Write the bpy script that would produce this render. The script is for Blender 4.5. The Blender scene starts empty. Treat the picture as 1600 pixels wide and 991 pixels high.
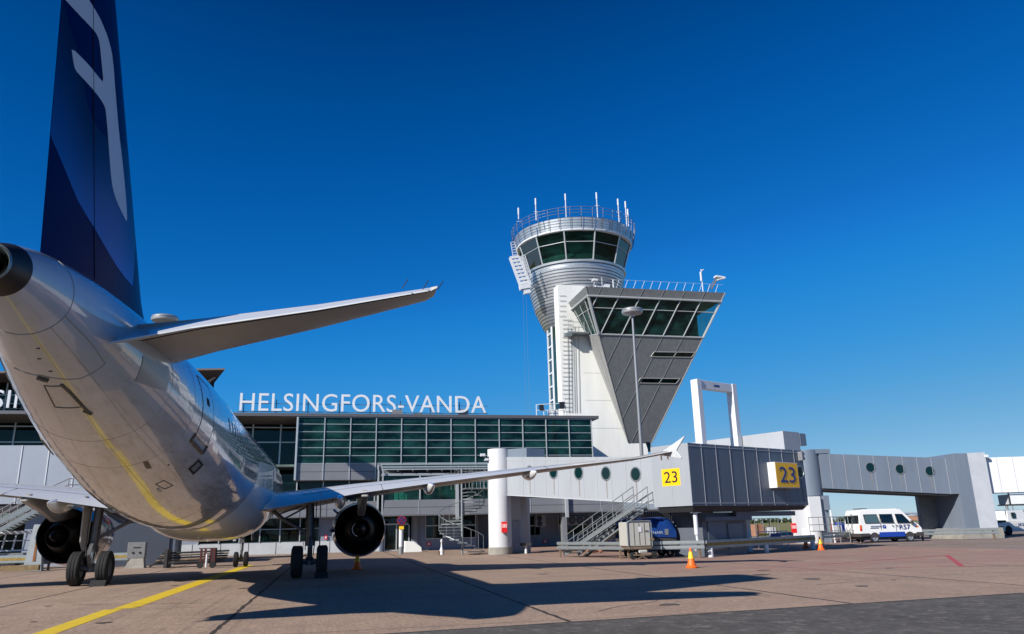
import bpy, bmesh, math, random
from math import sin, cos, pi, radians, sqrt, atan2, hypot
from mathutils import Vector, Matrix
random.seed(7)
SC = bpy.context.scene
COL = SC.collection
# ------------------------------------------------------------------ camera
CH = 1.6323
PITCH, ROLL, FPX, YAW = .26720, -.0237, 1203.85, .2277
def _rz(v):
    x, y, z = v
    return Vector((x*cos(YAW)+y*sin(YAW), -x*sin(YAW)+y*cos(YAW), z))
_fw = Vector((0, cos(PITCH), sin(PITCH))); _up0 = Vector((0, -sin(PITCH), cos(PITCH))); _rt0 = Vector((1, 0, 0))
_rt = _rt0*cos(ROLL) + _up0*sin(ROLL); _up = -_rt0*sin(ROLL) + _up0*cos(ROLL)
FW, RT, UP = _rz(_fw), _rz(_rt), _rz(_up)
cam_data = bpy.data.cameras.new('camera'); cam = bpy.data.objects.new('camera', cam_data); COL.objects.link(cam)
cam_data.sensor_width = 36; cam_data.lens = FPX/1600*36; cam_data.clip_start = .1; cam_data.clip_end = 9000
M = Matrix.Identity(4)
for i in range(3):
    M[i][0] = RT[i]; M[i][1] = UP[i]; M[i][2] = -FW[i]
M[0][3] = 0; M[1][3] = 0; M[2][3] = CH
cam.matrix_world = M
SC.camera = cam
# ------------------------------------------------------------------ sky and sun
w = bpy.data.worlds.new('World'); SC.world = w; w.use_nodes = True
nt = w.node_tree; nt.nodes.clear()
sky = nt.nodes.new('ShaderNodeTexSky'); sky.sky_type = 'NISHITA'; sky.sun_disc = False
SUNDIR = Vector((-1.47, -.85, 1.0)).normalized()
sky.sun_elevation = math.asin(SUNDIR.z); sky.sun_rotation = atan2(SUNDIR.x, SUNDIR.y) % (2*pi)
sky.air_density = .7; sky.dust_density = 0.; sky.ozone_density = 4.0; sky.altitude = 0
# grade of the clear sky towards the photograph's deep polarised blue
s0 = nt.nodes.new('ShaderNodeVectorMath'); s0.operation = 'SCALE'; s0.inputs['Scale'].default_value = .1
cv = nt.nodes.new('ShaderNodeRGBCurve')
for ci, pts_ in enumerate((((0, 0), (.06, .0), (.12, .012), (.145, .022), (.2, .055), (.33, .16), (.6, .33), (.8, .43), (1, .5)),
                           ((0, 0), (.08, .01), (.095, .047), (.133, .096), (.19, .156), (.24, .224), (.3, .272), (.57, .42), (.8, .54), (1, .62)),
                           ((0, 0), (.16, .05), (.2, .195), (.28, .38), (.36, .5), (.46, .64), (.6, .69), (.9, .71), (1, .75)))):
    c_ = cv.mapping.curves[ci]
    while len(c_.points) < len(pts_): c_.points.new(.5, .5)
    for k_, (a_, b_) in enumerate(pts_): c_.points[k_].location = (a_, b_)
cv.mapping.update()
s1 = nt.nodes.new('ShaderNodeVectorMath'); s1.operation = 'SCALE'; s1.inputs['Scale'].default_value = 10.
bg = nt.nodes.new('ShaderNodeBackground'); bg.inputs['Strength'].default_value = .073
wo = nt.nodes.new('ShaderNodeOutputWorld')
nt.links.new(sky.outputs[0], s0.inputs[0]); nt.links.new(s0.outputs[0], cv.inputs['Color'])
nt.links.new(cv.outputs[0], s1.inputs[0]); nt.links.new(s1.outputs[0], bg.inputs['Color']); nt.links.new(bg.outputs[0], wo.inputs['Surface'])
sl = bpy.data.lights.new('sun', 'SUN'); sl.energy = 4.9; sl.angle = radians(.53); sl.color = (1, .95, .87)
so = bpy.data.objects.new('sun', sl); COL.objects.link(so); so.location = (-60, -40, 60)
so.rotation_euler = (-SUNDIR).to_track_quat('-Z', 'Y').to_euler()
SC.view_settings.view_transform = 'Standard'; SC.view_settings.look = 'None'
SC.view_settings.exposure = .45; SC.view_settings.gamma = 1
SC.render.engine = 'CYCLES'
SC.cycles.max_bounces = 8; SC.cycles.diffuse_bounces = 1; SC.cycles.transparent_max_bounces = 16
# ------------------------------------------------------------------ measuring: rays through the photograph, met with real planes
O = Vector((0, 0, CH))
def ray(px, py): return FW + RT*((px-800)/FPX) + UP*((495.5-py)/FPX)
def atY(px, py, v): d = ray(px, py); return O + d*(v/d.y)
def atX(px, py, v): d = ray(px, py); return O + d*(v/d.x)
def atZ(px, py, v=0.): d = ray(px, py); return O + d*((v-CH)/d.z)
def atD(px, py, v): return O + ray(px, py)*v
def atPl(px, py, a, b):
    d = ray(px, py); nx, ny = -(b[1]-a[1]), b[0]-a[0]
    t = (a[0]*nx + a[1]*ny)/(d.x*nx + d.y*ny)
    return O + d*t
# ------------------------------------------------------------------ materials
MATS = {}
def mat(name, col, rough=.5, metal=0., coat=0., nscale=0., namt=0., bump=0., bscale=30., spec=.5, streak=0., dirt=None):
    if name in MATS: return MATS[name]
    m = bpy.data.materials.new(name); m.use_nodes = True; MATS[name] = m
    t = m.node_tree; b = t.nodes['Principled BSDF']
    b.inputs['Base Color'].default_value = (*col, 1); b.inputs['Roughness'].default_value = rough
    b.inputs['Metallic'].default_value = metal; b.inputs['Coat Weight'].default_value = coat
    b.inputs['Coat Roughness'].default_value = .02; b.inputs['Specular IOR Level'].default_value = spec
    tc = t.nodes.new('ShaderNodeTexCoord')
    src = tc.outputs['Object']
    last = None
    if namt > 0:
        n = t.nodes.new('ShaderNodeTexNoise'); n.inputs['Scale'].default_value = nscale; n.inputs['Detail'].default_value = 6
        n.inputs['Roughness'].default_value = .65
        if streak > 0:
            mp = t.nodes.new('ShaderNodeMapping'); mp.inputs['Scale'].default_value = (1, 1, streak)
            t.links.new(src, mp.inputs[0]); t.links.new(mp.outputs[0], n.inputs['Vector'])
        else: t.links.new(src, n.inputs['Vector'])
        r = t.nodes.new('ShaderNodeMapRange'); r.inputs['From Min'].default_value = .3; r.inputs['From Max'].default_value = .7
        t.links.new(n.outputs[0], r.inputs['Value'])
        mx = t.nodes.new('ShaderNodeMix'); mx.data_type = 'RGBA'
        d = dirt if dirt else tuple(c*(1-namt) for c in col)
        mx.inputs['A'].default_value = (*d, 1); mx.inputs['B'].default_value = (*col, 1)
        if dirt:
            r.inputs['To Min'].default_value = 1-namt
        t.links.new(r.outputs[0], mx.inputs['Factor'])
        t.links.new(mx.outputs['Result'], b.inputs['Base Color'])
        rr = t.nodes.new('ShaderNodeMapRange'); rr.inputs['To Min'].default_value = min(1, rough*1.25); rr.inputs['To Max'].default_value = rough*.85
        t.links.new(n.outputs[0], rr.inputs['Value']); t.links.new(rr.outputs[0], b.inputs['Roughness'])
    if bump > 0:
        n2 = t.nodes.new('ShaderNodeTexNoise'); n2.inputs['Scale'].default_value = bscale; n2.inputs['Detail'].default_value = 4
        t.links.new(src, n2.inputs['Vector'])
        bp = t.nodes.new('ShaderNodeBump'); bp.inputs['Strength'].default_value = bump; bp.inputs['Distance'].default_value = .02
        t.links.new(n2.outputs[0], bp.inputs['Height']); t.links.new(bp.outputs[0], b.inputs['Normal'])
    return m
def glass(name, tint, refl=1.0, rough=.02, body=None, bodyamt=0.):
    m = bpy.data.materials.new(name); m.use_nodes = True; MATS[name] = m
    t = m.node_tree; t.nodes.clear()
    out = t.nodes.new('ShaderNodeOutputMaterial'); tr = t.nodes.new('ShaderNodeBsdfTransparent'); tr.inputs[0].default_value = (*tint, 1)
    gl = t.nodes.new('ShaderNodeBsdfGlossy'); gl.inputs['Roughness'].default_value = rough; gl.inputs['Color'].default_value = (.85*refl, .95*refl, .92*refl, 1)
    fr = t.nodes.new('ShaderNodeFresnel'); fr.inputs[0].default_value = 1.5
    mx = t.nodes.new('ShaderNodeMixShader'); cur = tr.outputs[0]
    if body:
        df = t.nodes.new('ShaderNodeBsdfDiffuse'); tcg = t.nodes.new('ShaderNodeTexCoord')
        ng = t.nodes.new('ShaderNodeTexNoise'); ng.inputs['Scale'].default_value = .45; ng.inputs['Detail'].default_value = 5; ng.inputs['Roughness'].default_value = .6
        mg = t.nodes.new('ShaderNodeMapping'); mg.inputs['Scale'].default_value = (1, 1, 2.2); t.links.new(tcg.outputs['Object'], mg.inputs[0]); t.links.new(mg.outputs[0], ng.inputs['Vector'])
        rg = t.nodes.new('ShaderNodeValToRGB'); rg.color_ramp.elements[0].position = .42; rg.color_ramp.elements[0].color = (*[c*.12 for c in body], 1)
        rg.color_ramp.elements[1].position = .64; rg.color_ramp.elements[1].color = (*body, 1)
        t.links.new(ng.outputs[0], rg.inputs[0]); t.links.new(rg.outputs[0], df.inputs[0])
        n3 = t.nodes.new('ShaderNodeTexNoise'); n3.inputs['Scale'].default_value = .45; n3.inputs['Detail'].default_value = 1; t.links.new(tcg.outputs['Object'], n3.inputs['Vector'])
        b3 = t.nodes.new('ShaderNodeBump'); b3.inputs['Strength'].default_value = .35; b3.inputs['Distance'].default_value = .06; t.links.new(n3.outputs[0], b3.inputs['Height']); t.links.new(b3.outputs[0], gl.inputs['Normal'])
        m2 = t.nodes.new('ShaderNodeMixShader'); m2.inputs[0].default_value = bodyamt
        t.links.new(tr.outputs[0], m2.inputs[1]); t.links.new(df.outputs[0], m2.inputs[2]); cur = m2.outputs[0]
    t.links.new(fr.outputs[0], mx.inputs[0]); t.links.new(cur, mx.inputs[1]); t.links.new(gl.outputs[0], mx.inputs[2])
    t.links.new(mx.outputs[0], out.inputs[0])
    return m
m_white = mat('aircraft white paint', (.7, .71, .73), .1, coat=1., nscale=1.3, namt=.1, dirt=(.52, .48, .42))
def skin_mat(name, base, dirt):
    m = bpy.data.materials.new(name); m.use_nodes = True; MATS[name] = m; t = m.node_tree; b = t.nodes['Principled BSDF']; L = t.links.new; N = t.nodes.new
    tc = N('ShaderNodeTexCoord'); src = tc.outputs['Object']; sp = N('ShaderNodeSeparateXYZ'); L(src, sp.inputs[0])
    def rg(v, a, c, lo, hi):
        r = N('ShaderNodeMapRange'); r.inputs['From Min'].default_value = a; r.inputs['From Max'].default_value = c; r.inputs['To Min'].default_value = lo; r.inputs['To Max'].default_value = hi; L(v, r.inputs['Value']); return r.outputs[0]
    def mt(op, a, c=None):
        x = N('ShaderNodeMath'); x.operation = op
        for k, q in enumerate((a, c)):
            if q is None: continue
            if isinstance(q, (int, float)): x.inputs[k].default_value = q
            else: L(q, x.inputs[k])
        return x.outputs[0]
    def mx(f, A, B):
        x = N('ShaderNodeMix'); x.data_type = 'RGBA'; L(f, x.inputs['Factor'])
        for k, q in (('A', A), ('B', B)):
            if isinstance(q, tuple): x.inputs[k].default_value = (*q, 1)
            else: L(q, x.inputs[k])
        return x.outputs['Result']
    def ns(scale, sc3, det=5, ro=.6):
        mp = N('ShaderNodeMapping'); mp.inputs['Scale'].default_value = sc3; L(src, mp.inputs[0]); n = N('ShaderNodeTexNoise'); n.inputs['Scale'].default_value = scale; n.inputs['Detail'].default_value = det; n.inputs['Roughness'].default_value = ro; L(mp.outputs[0], n.inputs['Vector']); return n.outputs[0]
    low = rg(sp.outputs[2], 2.2, 4.6, 1, .15)                # oil and grime collect along the keel
    c = mx(mt('MULTIPLY', rg(ns(2.2, (1, .12, 1)), .42, .66, 0, .75), low), base, dirt)
    c = mx(mt('MULTIPLY', rg(ns(7, (1, .06, 1), 4, .7), .5, .72, 0, .7), low), c, tuple(q*.62 for q in dirt))
    c = mx(mt('MULTIPLY', rg(ns(9, (1, 1, 1), 3, .6), .62, .7, 0, .35), low), c, tuple(q*.5 for q in dirt))
    fr = mt('ABSOLUTE', mt('SUBTRACT', mt('FRACT', mt('DIVIDE', sp.outputs[1], .533)), .5))
    lap = mt('ABSOLUTE', mt('SUBTRACT', mt('FRACT', mt('DIVIDE', sp.outputs[2], .78)), .5))
    ln = mt('MAXIMUM', rg(fr, .0, .012, .26, 0), rg(lap, .0, .006, .3, 0))
    c = mx(ln, c, (.2, .19, .17))
    L(c, b.inputs['Base Color']); b.inputs['Coat Weight'].default_value = 1; b.inputs['Coat Roughness'].default_value = .03
    L(rg(ns(3, (1, .3, 1)), .3, .7, .1, .26), b.inputs['Roughness'])
    bp = N('ShaderNodeBump'); bp.inputs['Strength'].default_value = .12; bp.inputs['Distance'].default_value = .03
    L(mt('ADD', mt('MULTIPLY', fr, .6), ns(1.6, (1, .8, 1), 2)), bp.inputs['Height']); L(bp.outputs[0], b.inputs['Normal']); L(bp.outputs[0], b.inputs['Coat Normal'])
    return m
m_fus = skin_mat('fuselage white paint', (.55, .56, .585), (.3, .26, .19))
m_belly = mat('fairing grey white paint', (.66, .66, .66), .2, coat=.8, nscale=2., namt=.2, dirt=(.4, .36, .3))
m_navy = mat('tail navy paint', (.0012, .0065, .075), .25, coat=.0, spec=.02)
m_logo = mat('tail emblem white', (.55, .6, .66), .3, coat=.0, spec=.1)
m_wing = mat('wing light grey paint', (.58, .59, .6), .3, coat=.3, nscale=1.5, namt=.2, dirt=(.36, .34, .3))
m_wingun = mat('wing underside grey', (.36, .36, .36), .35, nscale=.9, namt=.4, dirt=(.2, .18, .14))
m_seam = mat('panel seam', (.06, .055, .05), .7)
m_skin = mat('skin panel joint', (.34, .32, .28), .5)
m_dirty = mat('service dirt', (.16, .13, .09), .6, nscale=6, namt=.5)
m_apu = mat('scorched metal', (.035, .032, .032), .45, metal=.5, nscale=4, namt=.3)
m_tit = mat('titanium lining', (.36, .4, .38), .38, metal=.8, nscale=5, namt=.3)
m_black = mat('black void', (.006, .006, .006), .8)
m_core = mat('dark exhaust metal', (.02, .017, .016), .5, metal=.6, nscale=5, namt=.4)
m_nac = mat('nacelle blue paint', (.012, .03, .2), .2, coat=.7)
m_lip = mat('bare metal', (.55, .56, .58), .25, metal=.9, nscale=6, namt=.2)
m_tyre = mat('tyre rubber', (.018, .018, .019), .85, nscale=9, namt=.4, bump=.2)
m_strut = mat('gear strut shaded grey', (.13, .135, .145), .4, metal=.3, nscale=7, namt=.35)  # grey darkened to carry the wing's shadow on the gear
m_chrome = mat('chrome piston', (.75, .76, .78), .12, metal=1)
m_hose = mat('dark hose', (.03, .03, .03), .6)
m_orange = mat('orange plastic', (.9, .14, .01), .5, nscale=7, namt=.12)
m_cyel = mat('yellow sleeve', (.85, .55, .02), .45)
m_red = mat('red paint', (.6, .01, .012), .35)
m_signy = mat('sign yellow', (.9, .5, .004), .4, nscale=1.2, namt=.06)
m_ink = mat('black lettering', (.012, .014, .02), .5)
m_lblue = mat('blue lettering', (.01, .03, .2), .4)
m_white2 = mat('white paint', (.66, .68, .71), .4, nscale=2, namt=.12)
m_letter = mat('sign letter white', (.66, .69, .73), .45)
m_conc = mat('white cast concrete', (.8, .8, .77), .75, nscale=.7, namt=.34, bump=.15, streak=.18, dirt=(.48, .48, .44))
m_concg = mat('grey concrete', (.34, .32, .28), .85, nscale=2, namt=.4, bump=.4)
m_slab = mat('dark grey slab panels', (.19, .2, .205), .5, metal=0, nscale=2.5, namt=.25, bump=.03)
m_slabl = mat('sunlit tone slab panels', (.3, .3, .29), .5, nscale=.8, namt=.14)  # lit copy of the slab panels, sunlight put into the tone
m_corr = mat('corrugated aluminium', (.62, .65, .69), .33, metal=.7, nscale=1.2, namt=.15)
m_rib = mat('dark seam rib', (.09, .1, .12), .5, metal=.4)
m_alu = mat('aluminium mullion', (.5, .53, .54), .4, metal=.4)
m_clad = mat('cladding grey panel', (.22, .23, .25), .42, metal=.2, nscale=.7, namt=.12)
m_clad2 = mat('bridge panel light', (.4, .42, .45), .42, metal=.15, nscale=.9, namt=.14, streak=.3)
m_shadef = mat('shade darkened cladding', (.115, .14, .18), .42, metal=.15, nscale=.9, namt=.2, streak=.3)  # head box front's shade painted in as a darker blue grey
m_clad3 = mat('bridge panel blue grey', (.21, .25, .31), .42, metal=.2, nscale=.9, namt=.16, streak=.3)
m_bluegrey = mat('blue grey sheet', (.3, .34, .42), .5, nscale=1, namt=.15)
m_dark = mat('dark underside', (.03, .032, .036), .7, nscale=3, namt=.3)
m_wall = mat('ground floor wall', (.22, .26, .33), .6, nscale=1, namt=.12)
m_basew = mat('pale plinth', (.5, .53, .56), .6, nscale=1.2, namt=.2)
m_soffit = mat('brown soffit', (.16, .12, .1), .6, nscale=1, namt=.2)
m_roof = mat('roof edge metal', (.13, .13, .14), .5, metal=.4)
m_galv = mat('galvanised steel', (.3, .33, .34), .42, metal=.55, nscale=5, namt=.25)
m_railg = mat('dark weathered rail', (.2, .19, .2), .5, metal=.3)
m_galvd = mat('rusty steel', (.25, .18, .12), .7, metal=.2, nscale=6, namt=.5)
m_yrail = mat('faded yellow stripe', (.3, .2, .03), .6, nscale=5, namt=.4)
m_gint = mat('interior dark', (.05, .065, .06), .8, nscale=.6, namt=.5)
m_gint2 = mat('interior mid', (.16, .22, .2), .8, nscale=.6, namt=.5)
m_gg = glass('green facade glass', (.3, .62, .54), .6, body=(.045, .2, .17), bodyamt=.24)
m_cabg = glass('tower cab glass', (.36, .68, .62), .16, body=(.02, .12, .1), bodyamt=.18)
m_gd = glass('dark window glass', (.14, .24, .23), .7, body=(.012, .05, .045), bodyamt=.3)
m_gcan = glass('canopy glass', (.5, .68, .64), .8, body=(.05, .12, .11), bodyamt=.3)
m_vang = glass('vehicle glass', (.32, .42, .44), .7)
m_bluep = mat('vehicle blue paint', (.008, .05, .36), .3, coat=.5)
m_vanw = mat('vehicle white paint', (.82, .82, .8), .25, coat=.6, nscale=2, namt=.06)
m_plast = mat('dark bumper plastic', (.05, .045, .045), .6)
m_tarp = mat('blue tarpaulin', (.01, .05, .23), .35, nscale=4, namt=.3, bump=.5, bscale=6)
m_lamp = mat('signal lamp dark', (.02, .02, .02), .3)
m_olens = mat('orange lens', (.8, .15, .02), .2)
m_green = mat('bright green fabric', (.1, .3, .02), .6)
m_brick = mat('terracotta items', (.4, .2, .13), .8, nscale=6, namt=.5)
m_rim = mat('wheel rim', (.5, .5, .5), .35, metal=.7)
# ------------------------------------------------------------------ mesh building
BASE = {}
class MB:
    def __init__(s, fr=None): s.v = []; s.f = []; s.mi = []; s.cur = 0; s.fr = fr
    def P(s, p):
        p = Vector(p)
        s.v.append(s.fr(p) if s.fr else p); return len(s.v)-1
    def F(s, *i): s.f.append(tuple(i)); s.mi.append(s.cur)
    def hexa(s, p):
        i = [s.P(q) for q in p]
        for a in ((0, 3, 2, 1), (4, 5, 6, 7), (0, 1, 5, 4), (1, 2, 6, 5), (2, 3, 7, 6), (3, 0, 4, 7)): s.F(*[i[k] for k in a])
        return s
    def box(s, x0, x1, y0, y1, z0, z1):
        return s.hexa([(x0, y0, z0), (x1, y0, z0), (x1, y1, z0), (x0, y1, z0), (x0, y0, z1), (x1, y0, z1), (x1, y1, z1), (x0, y1, z1)])
    def prism(s, poly, vec):
        vec = Vector(vec); n = len(poly)
        a = [s.P(p) for p in poly]; b = [s.P(Vector(p)+vec) for p in poly]
        s.F(*a[::-1]); s.F(*b)
        for i in range(n): j = (i+1) % n; s.F(a[i], a[j], b[j], b[i])
        return s
    def quad(s, *p): s.F(*[s.P(q) for q in p]); return s
    def tube(s, p0, p1, r, n=8, r2=None, cap=True):
        p0 = Vector(p0); p1 = Vector(p1); d = (p1-p0)
        if d.length < 1e-6: return s
        d.normalize(); a = d.orthogonal().normalized(); b = d.cross(a); r2 = r if r2 is None else r2
        i0 = [s.P(p0+(a*cos(2*pi*k/n)+b*sin(2*pi*k/n))*r) for k in range(n)]
        i1 = [s.P(p1+(a*cos(2*pi*k/n)+b*sin(2*pi*k/n))*r2) for k in range(n)]
        for k in range(n): s.F(i0[k], i0[(k+1) % n], i1[(k+1) % n], i1[k])
        if cap: s.F(*i0[::-1]); s.F(*i1)
        return s
    def path(s, pts, r, n=6):
        for a, b in zip(pts[:-1], pts[1:]): s.tube(a, b, r, n)
        return s
    def bar(s, p0, p1, w_, h_, upv=(0, 0, 1)):
        p0 = Vector(p0); p1 = Vector(p1); d = (p1-p0).normalized(); u = Vector(upv); sd = d.cross(u)
        if sd.length < 1e-4: u = Vector((0, 1, 0)); sd = d.cross(u)
        sd.normalize(); u = sd.cross(d)
        q = []
        for p in (p0, p1):
            q += [p-sd*w_/2-u*h_/2, p+sd*w_/2-u*h_/2, p+sd*w_/2+u*h_/2, p-sd*w_/2+u*h_/2]
        return s.hexa(q)
    def rings(s, R, close=True, cap0=False, cap1=False):
        ids = [[s.P(p) for p in r] for r in R]; n = len(ids[0])
        for a, b in zip(ids[:-1], ids[1:]):
            for k in range(n if close else n-1):
                s.F(a[k], a[(k+1) % n], b[(k+1) % n], b[k])
        if cap0: s.F(*ids[0][::-1])
        if cap1: s.F(*ids[-1])
        return s
    def lathe(s, prof, c, axis='z', n=32, a0=0., a1=2*pi, cap=False):
        R = []; full = abs(a1-a0-2*pi) < 1e-6; m = n if full else n+1
        for r, h in prof:
            ring = []
            for k in range(m):
                a = a0+(a1-a0)*k/n
                if axis == 'z': p = (c[0]+r*cos(a), c[1]+r*sin(a), c[2]+h)
                elif axis == 'y': p = (c[0]+r*cos(a), c[1]+h, c[2]+r*sin(a))
                else: p = (c[0]+h, c[1]+r*cos(a), c[2]+r*sin(a))
                ring.append(p)
            R.append(ring)
        return s.rings(R, close=full, cap0=cap, cap1=cap)
    def build(s, name, m, parent=None, smooth=None, bevel=0., local=False):
        me = bpy.data.meshes.new(name); off = Vector((0, 0, 0))
        if parent is not None and not local: off = BASE.get(parent.name, Vector((0, 0, 0)))
        me.from_pydata([tuple(v-off) for v in s.v], [], s.f)
        ms = m if isinstance(m, (list, tuple)) else [m]
        for q in ms: me.materials.append(q)
        me.polygons.foreach_set('material_index', s.mi)
        bm = bmesh.new(); bm.from_mesh(me); bmesh.ops.remove_doubles(bm, verts=bm.verts, dist=1e-5)
        bmesh.ops.recalc_face_normals(bm, faces=bm.faces); bm.to_mesh(me); bm.free()
        o = bpy.data.objects.new(name, me); COL.objects.link(o)
        if smooth is not None:
            me.polygons.foreach_set('use_smooth', [True]*len(me.polygons)); me.set_sharp_from_angle(angle=radians(smooth))
        if bevel > 0:
            bv = o.modifiers.new('bevel', 'BEVEL'); bv.width = bevel; bv.segments = 2; bv.limit_method = 'ANGLE'; bv.angle_limit = radians(40)
        if parent is not None:
            o.parent = parent; BASE[o.name] = off
        return o
def build_each(q, name, m, parent):
    # one object per separate piece of the mesh
    par = list(range(len(q.v)))
    def find(a):
        while par[a] != a: par[a] = par[par[a]]; a = par[a]
        return a
    for f in q.f:
        for k in f[1:]: par[find(k)] = find(f[0])
    groups = {}
    for f, mi in zip(q.f, q.mi): groups.setdefault(find(f[0]), []).append((f, mi))
    out = []
    for g in groups.values():
        n = MB(); mp = {}
        for f, mi in g:
            for k in f:
                if k not in mp: mp[k] = len(n.v); n.v.append(q.v[k])
            n.f.append(tuple(mp[k] for k in f)); n.mi.append(mi)
        out.append(n.build(name, m, parent))
    return out
def tag(o, label, cat, group=None, kind=None):
    if label: o['label'] = label
    if cat: o['category'] = cat
    if group: o['group'] = group
    if kind: o['kind'] = kind
    return o
def thing(name, label, cat, loc=(0, 0, 0), rz=0., group=None):
    o = bpy.data.objects.new(name, None); COL.objects.link(o); o.location = loc; o.rotation_euler = (0, 0, rz)
    o.empty_display_size = .3
    BASE[o.name] = Vector(loc)
    return tag(o, label, cat, group)
def copy_thing(root, loc, rz, label):
    r = root.copy(); COL.objects.link(r); r.location = loc; r.rotation_euler = (0, 0, rz); r['label'] = label
    for ch in list(root.children):
        c = ch.copy(); COL.objects.link(c); c.parent = r
        for g in list(ch.children):
            d = g.copy(); COL.objects.link(d); d.parent = c
    return r
def frame(o, az):
    e = Vector((sin(az), cos(az), 0)); n = Vector((cos(az), -sin(az), 0))   # local x along az, local y to the right of it
    o = Vector((o[0], o[1], 0))
    return lambda p: o + e*p[0] + n*p[1] + Vector((0, 0, p[2]))
def frameL(o, e, n):
    e = Vector((e[0], e[1], 0)); n = Vector((n[0], n[1], 0)); o = Vector((o[0], o[1], o[2] if len(o) > 2 else 0))
    return lambda p: o + e*p[0] + n*p[1] + Vector((0, 0, p[2]))
def text(name, body, m, parent, org, xd, upd, width, height, thick=.02, local=False):
    cu = bpy.data.curves.new('t', 'FONT'); cu.body = body; cu.extrude = .5; cu.resolution_u = 4
    to = bpy.data.objects.new('t', cu); COL.objects.link(to)
    bpy.context.view_layer.update()
    me = bpy.data.meshes.new_from_object(to.evaluated_get(bpy.context.evaluated_depsgraph_get()))
    bpy.data.objects.remove(to); bpy.data.curves.remove(cu)
    xs = [v.co.x for v in me.vertices]; ys = [v.co.y for v in me.vertices]
    x0, x1, y0, y1 = min(xs), max(xs), min(ys), max(ys)
    xd = Vector(xd).normalized(); upd = Vector(upd).normalized(); nd = xd.cross(upd); org = Vector(org)
    off = BASE.get(parent.name, Vector((0, 0, 0))) if (parent is not None and not local) else Vector((0, 0, 0))
    sx = width/(x1-x0); sy = height/(y1-y0)
    for v in me.vertices:
        v.co = org - off + xd*((v.co.x-x0)*sx) + upd*((v.co.y-y0)*sy) + nd*(v.co.z*thick)
    me.name = name; me.materials.clear(); me.materials.append(m)
    o = bpy.data.objects.new(name, me); COL.objects.link(o)
    if parent is not None: o.parent = parent; BASE[o.name] = off
    return o
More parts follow.
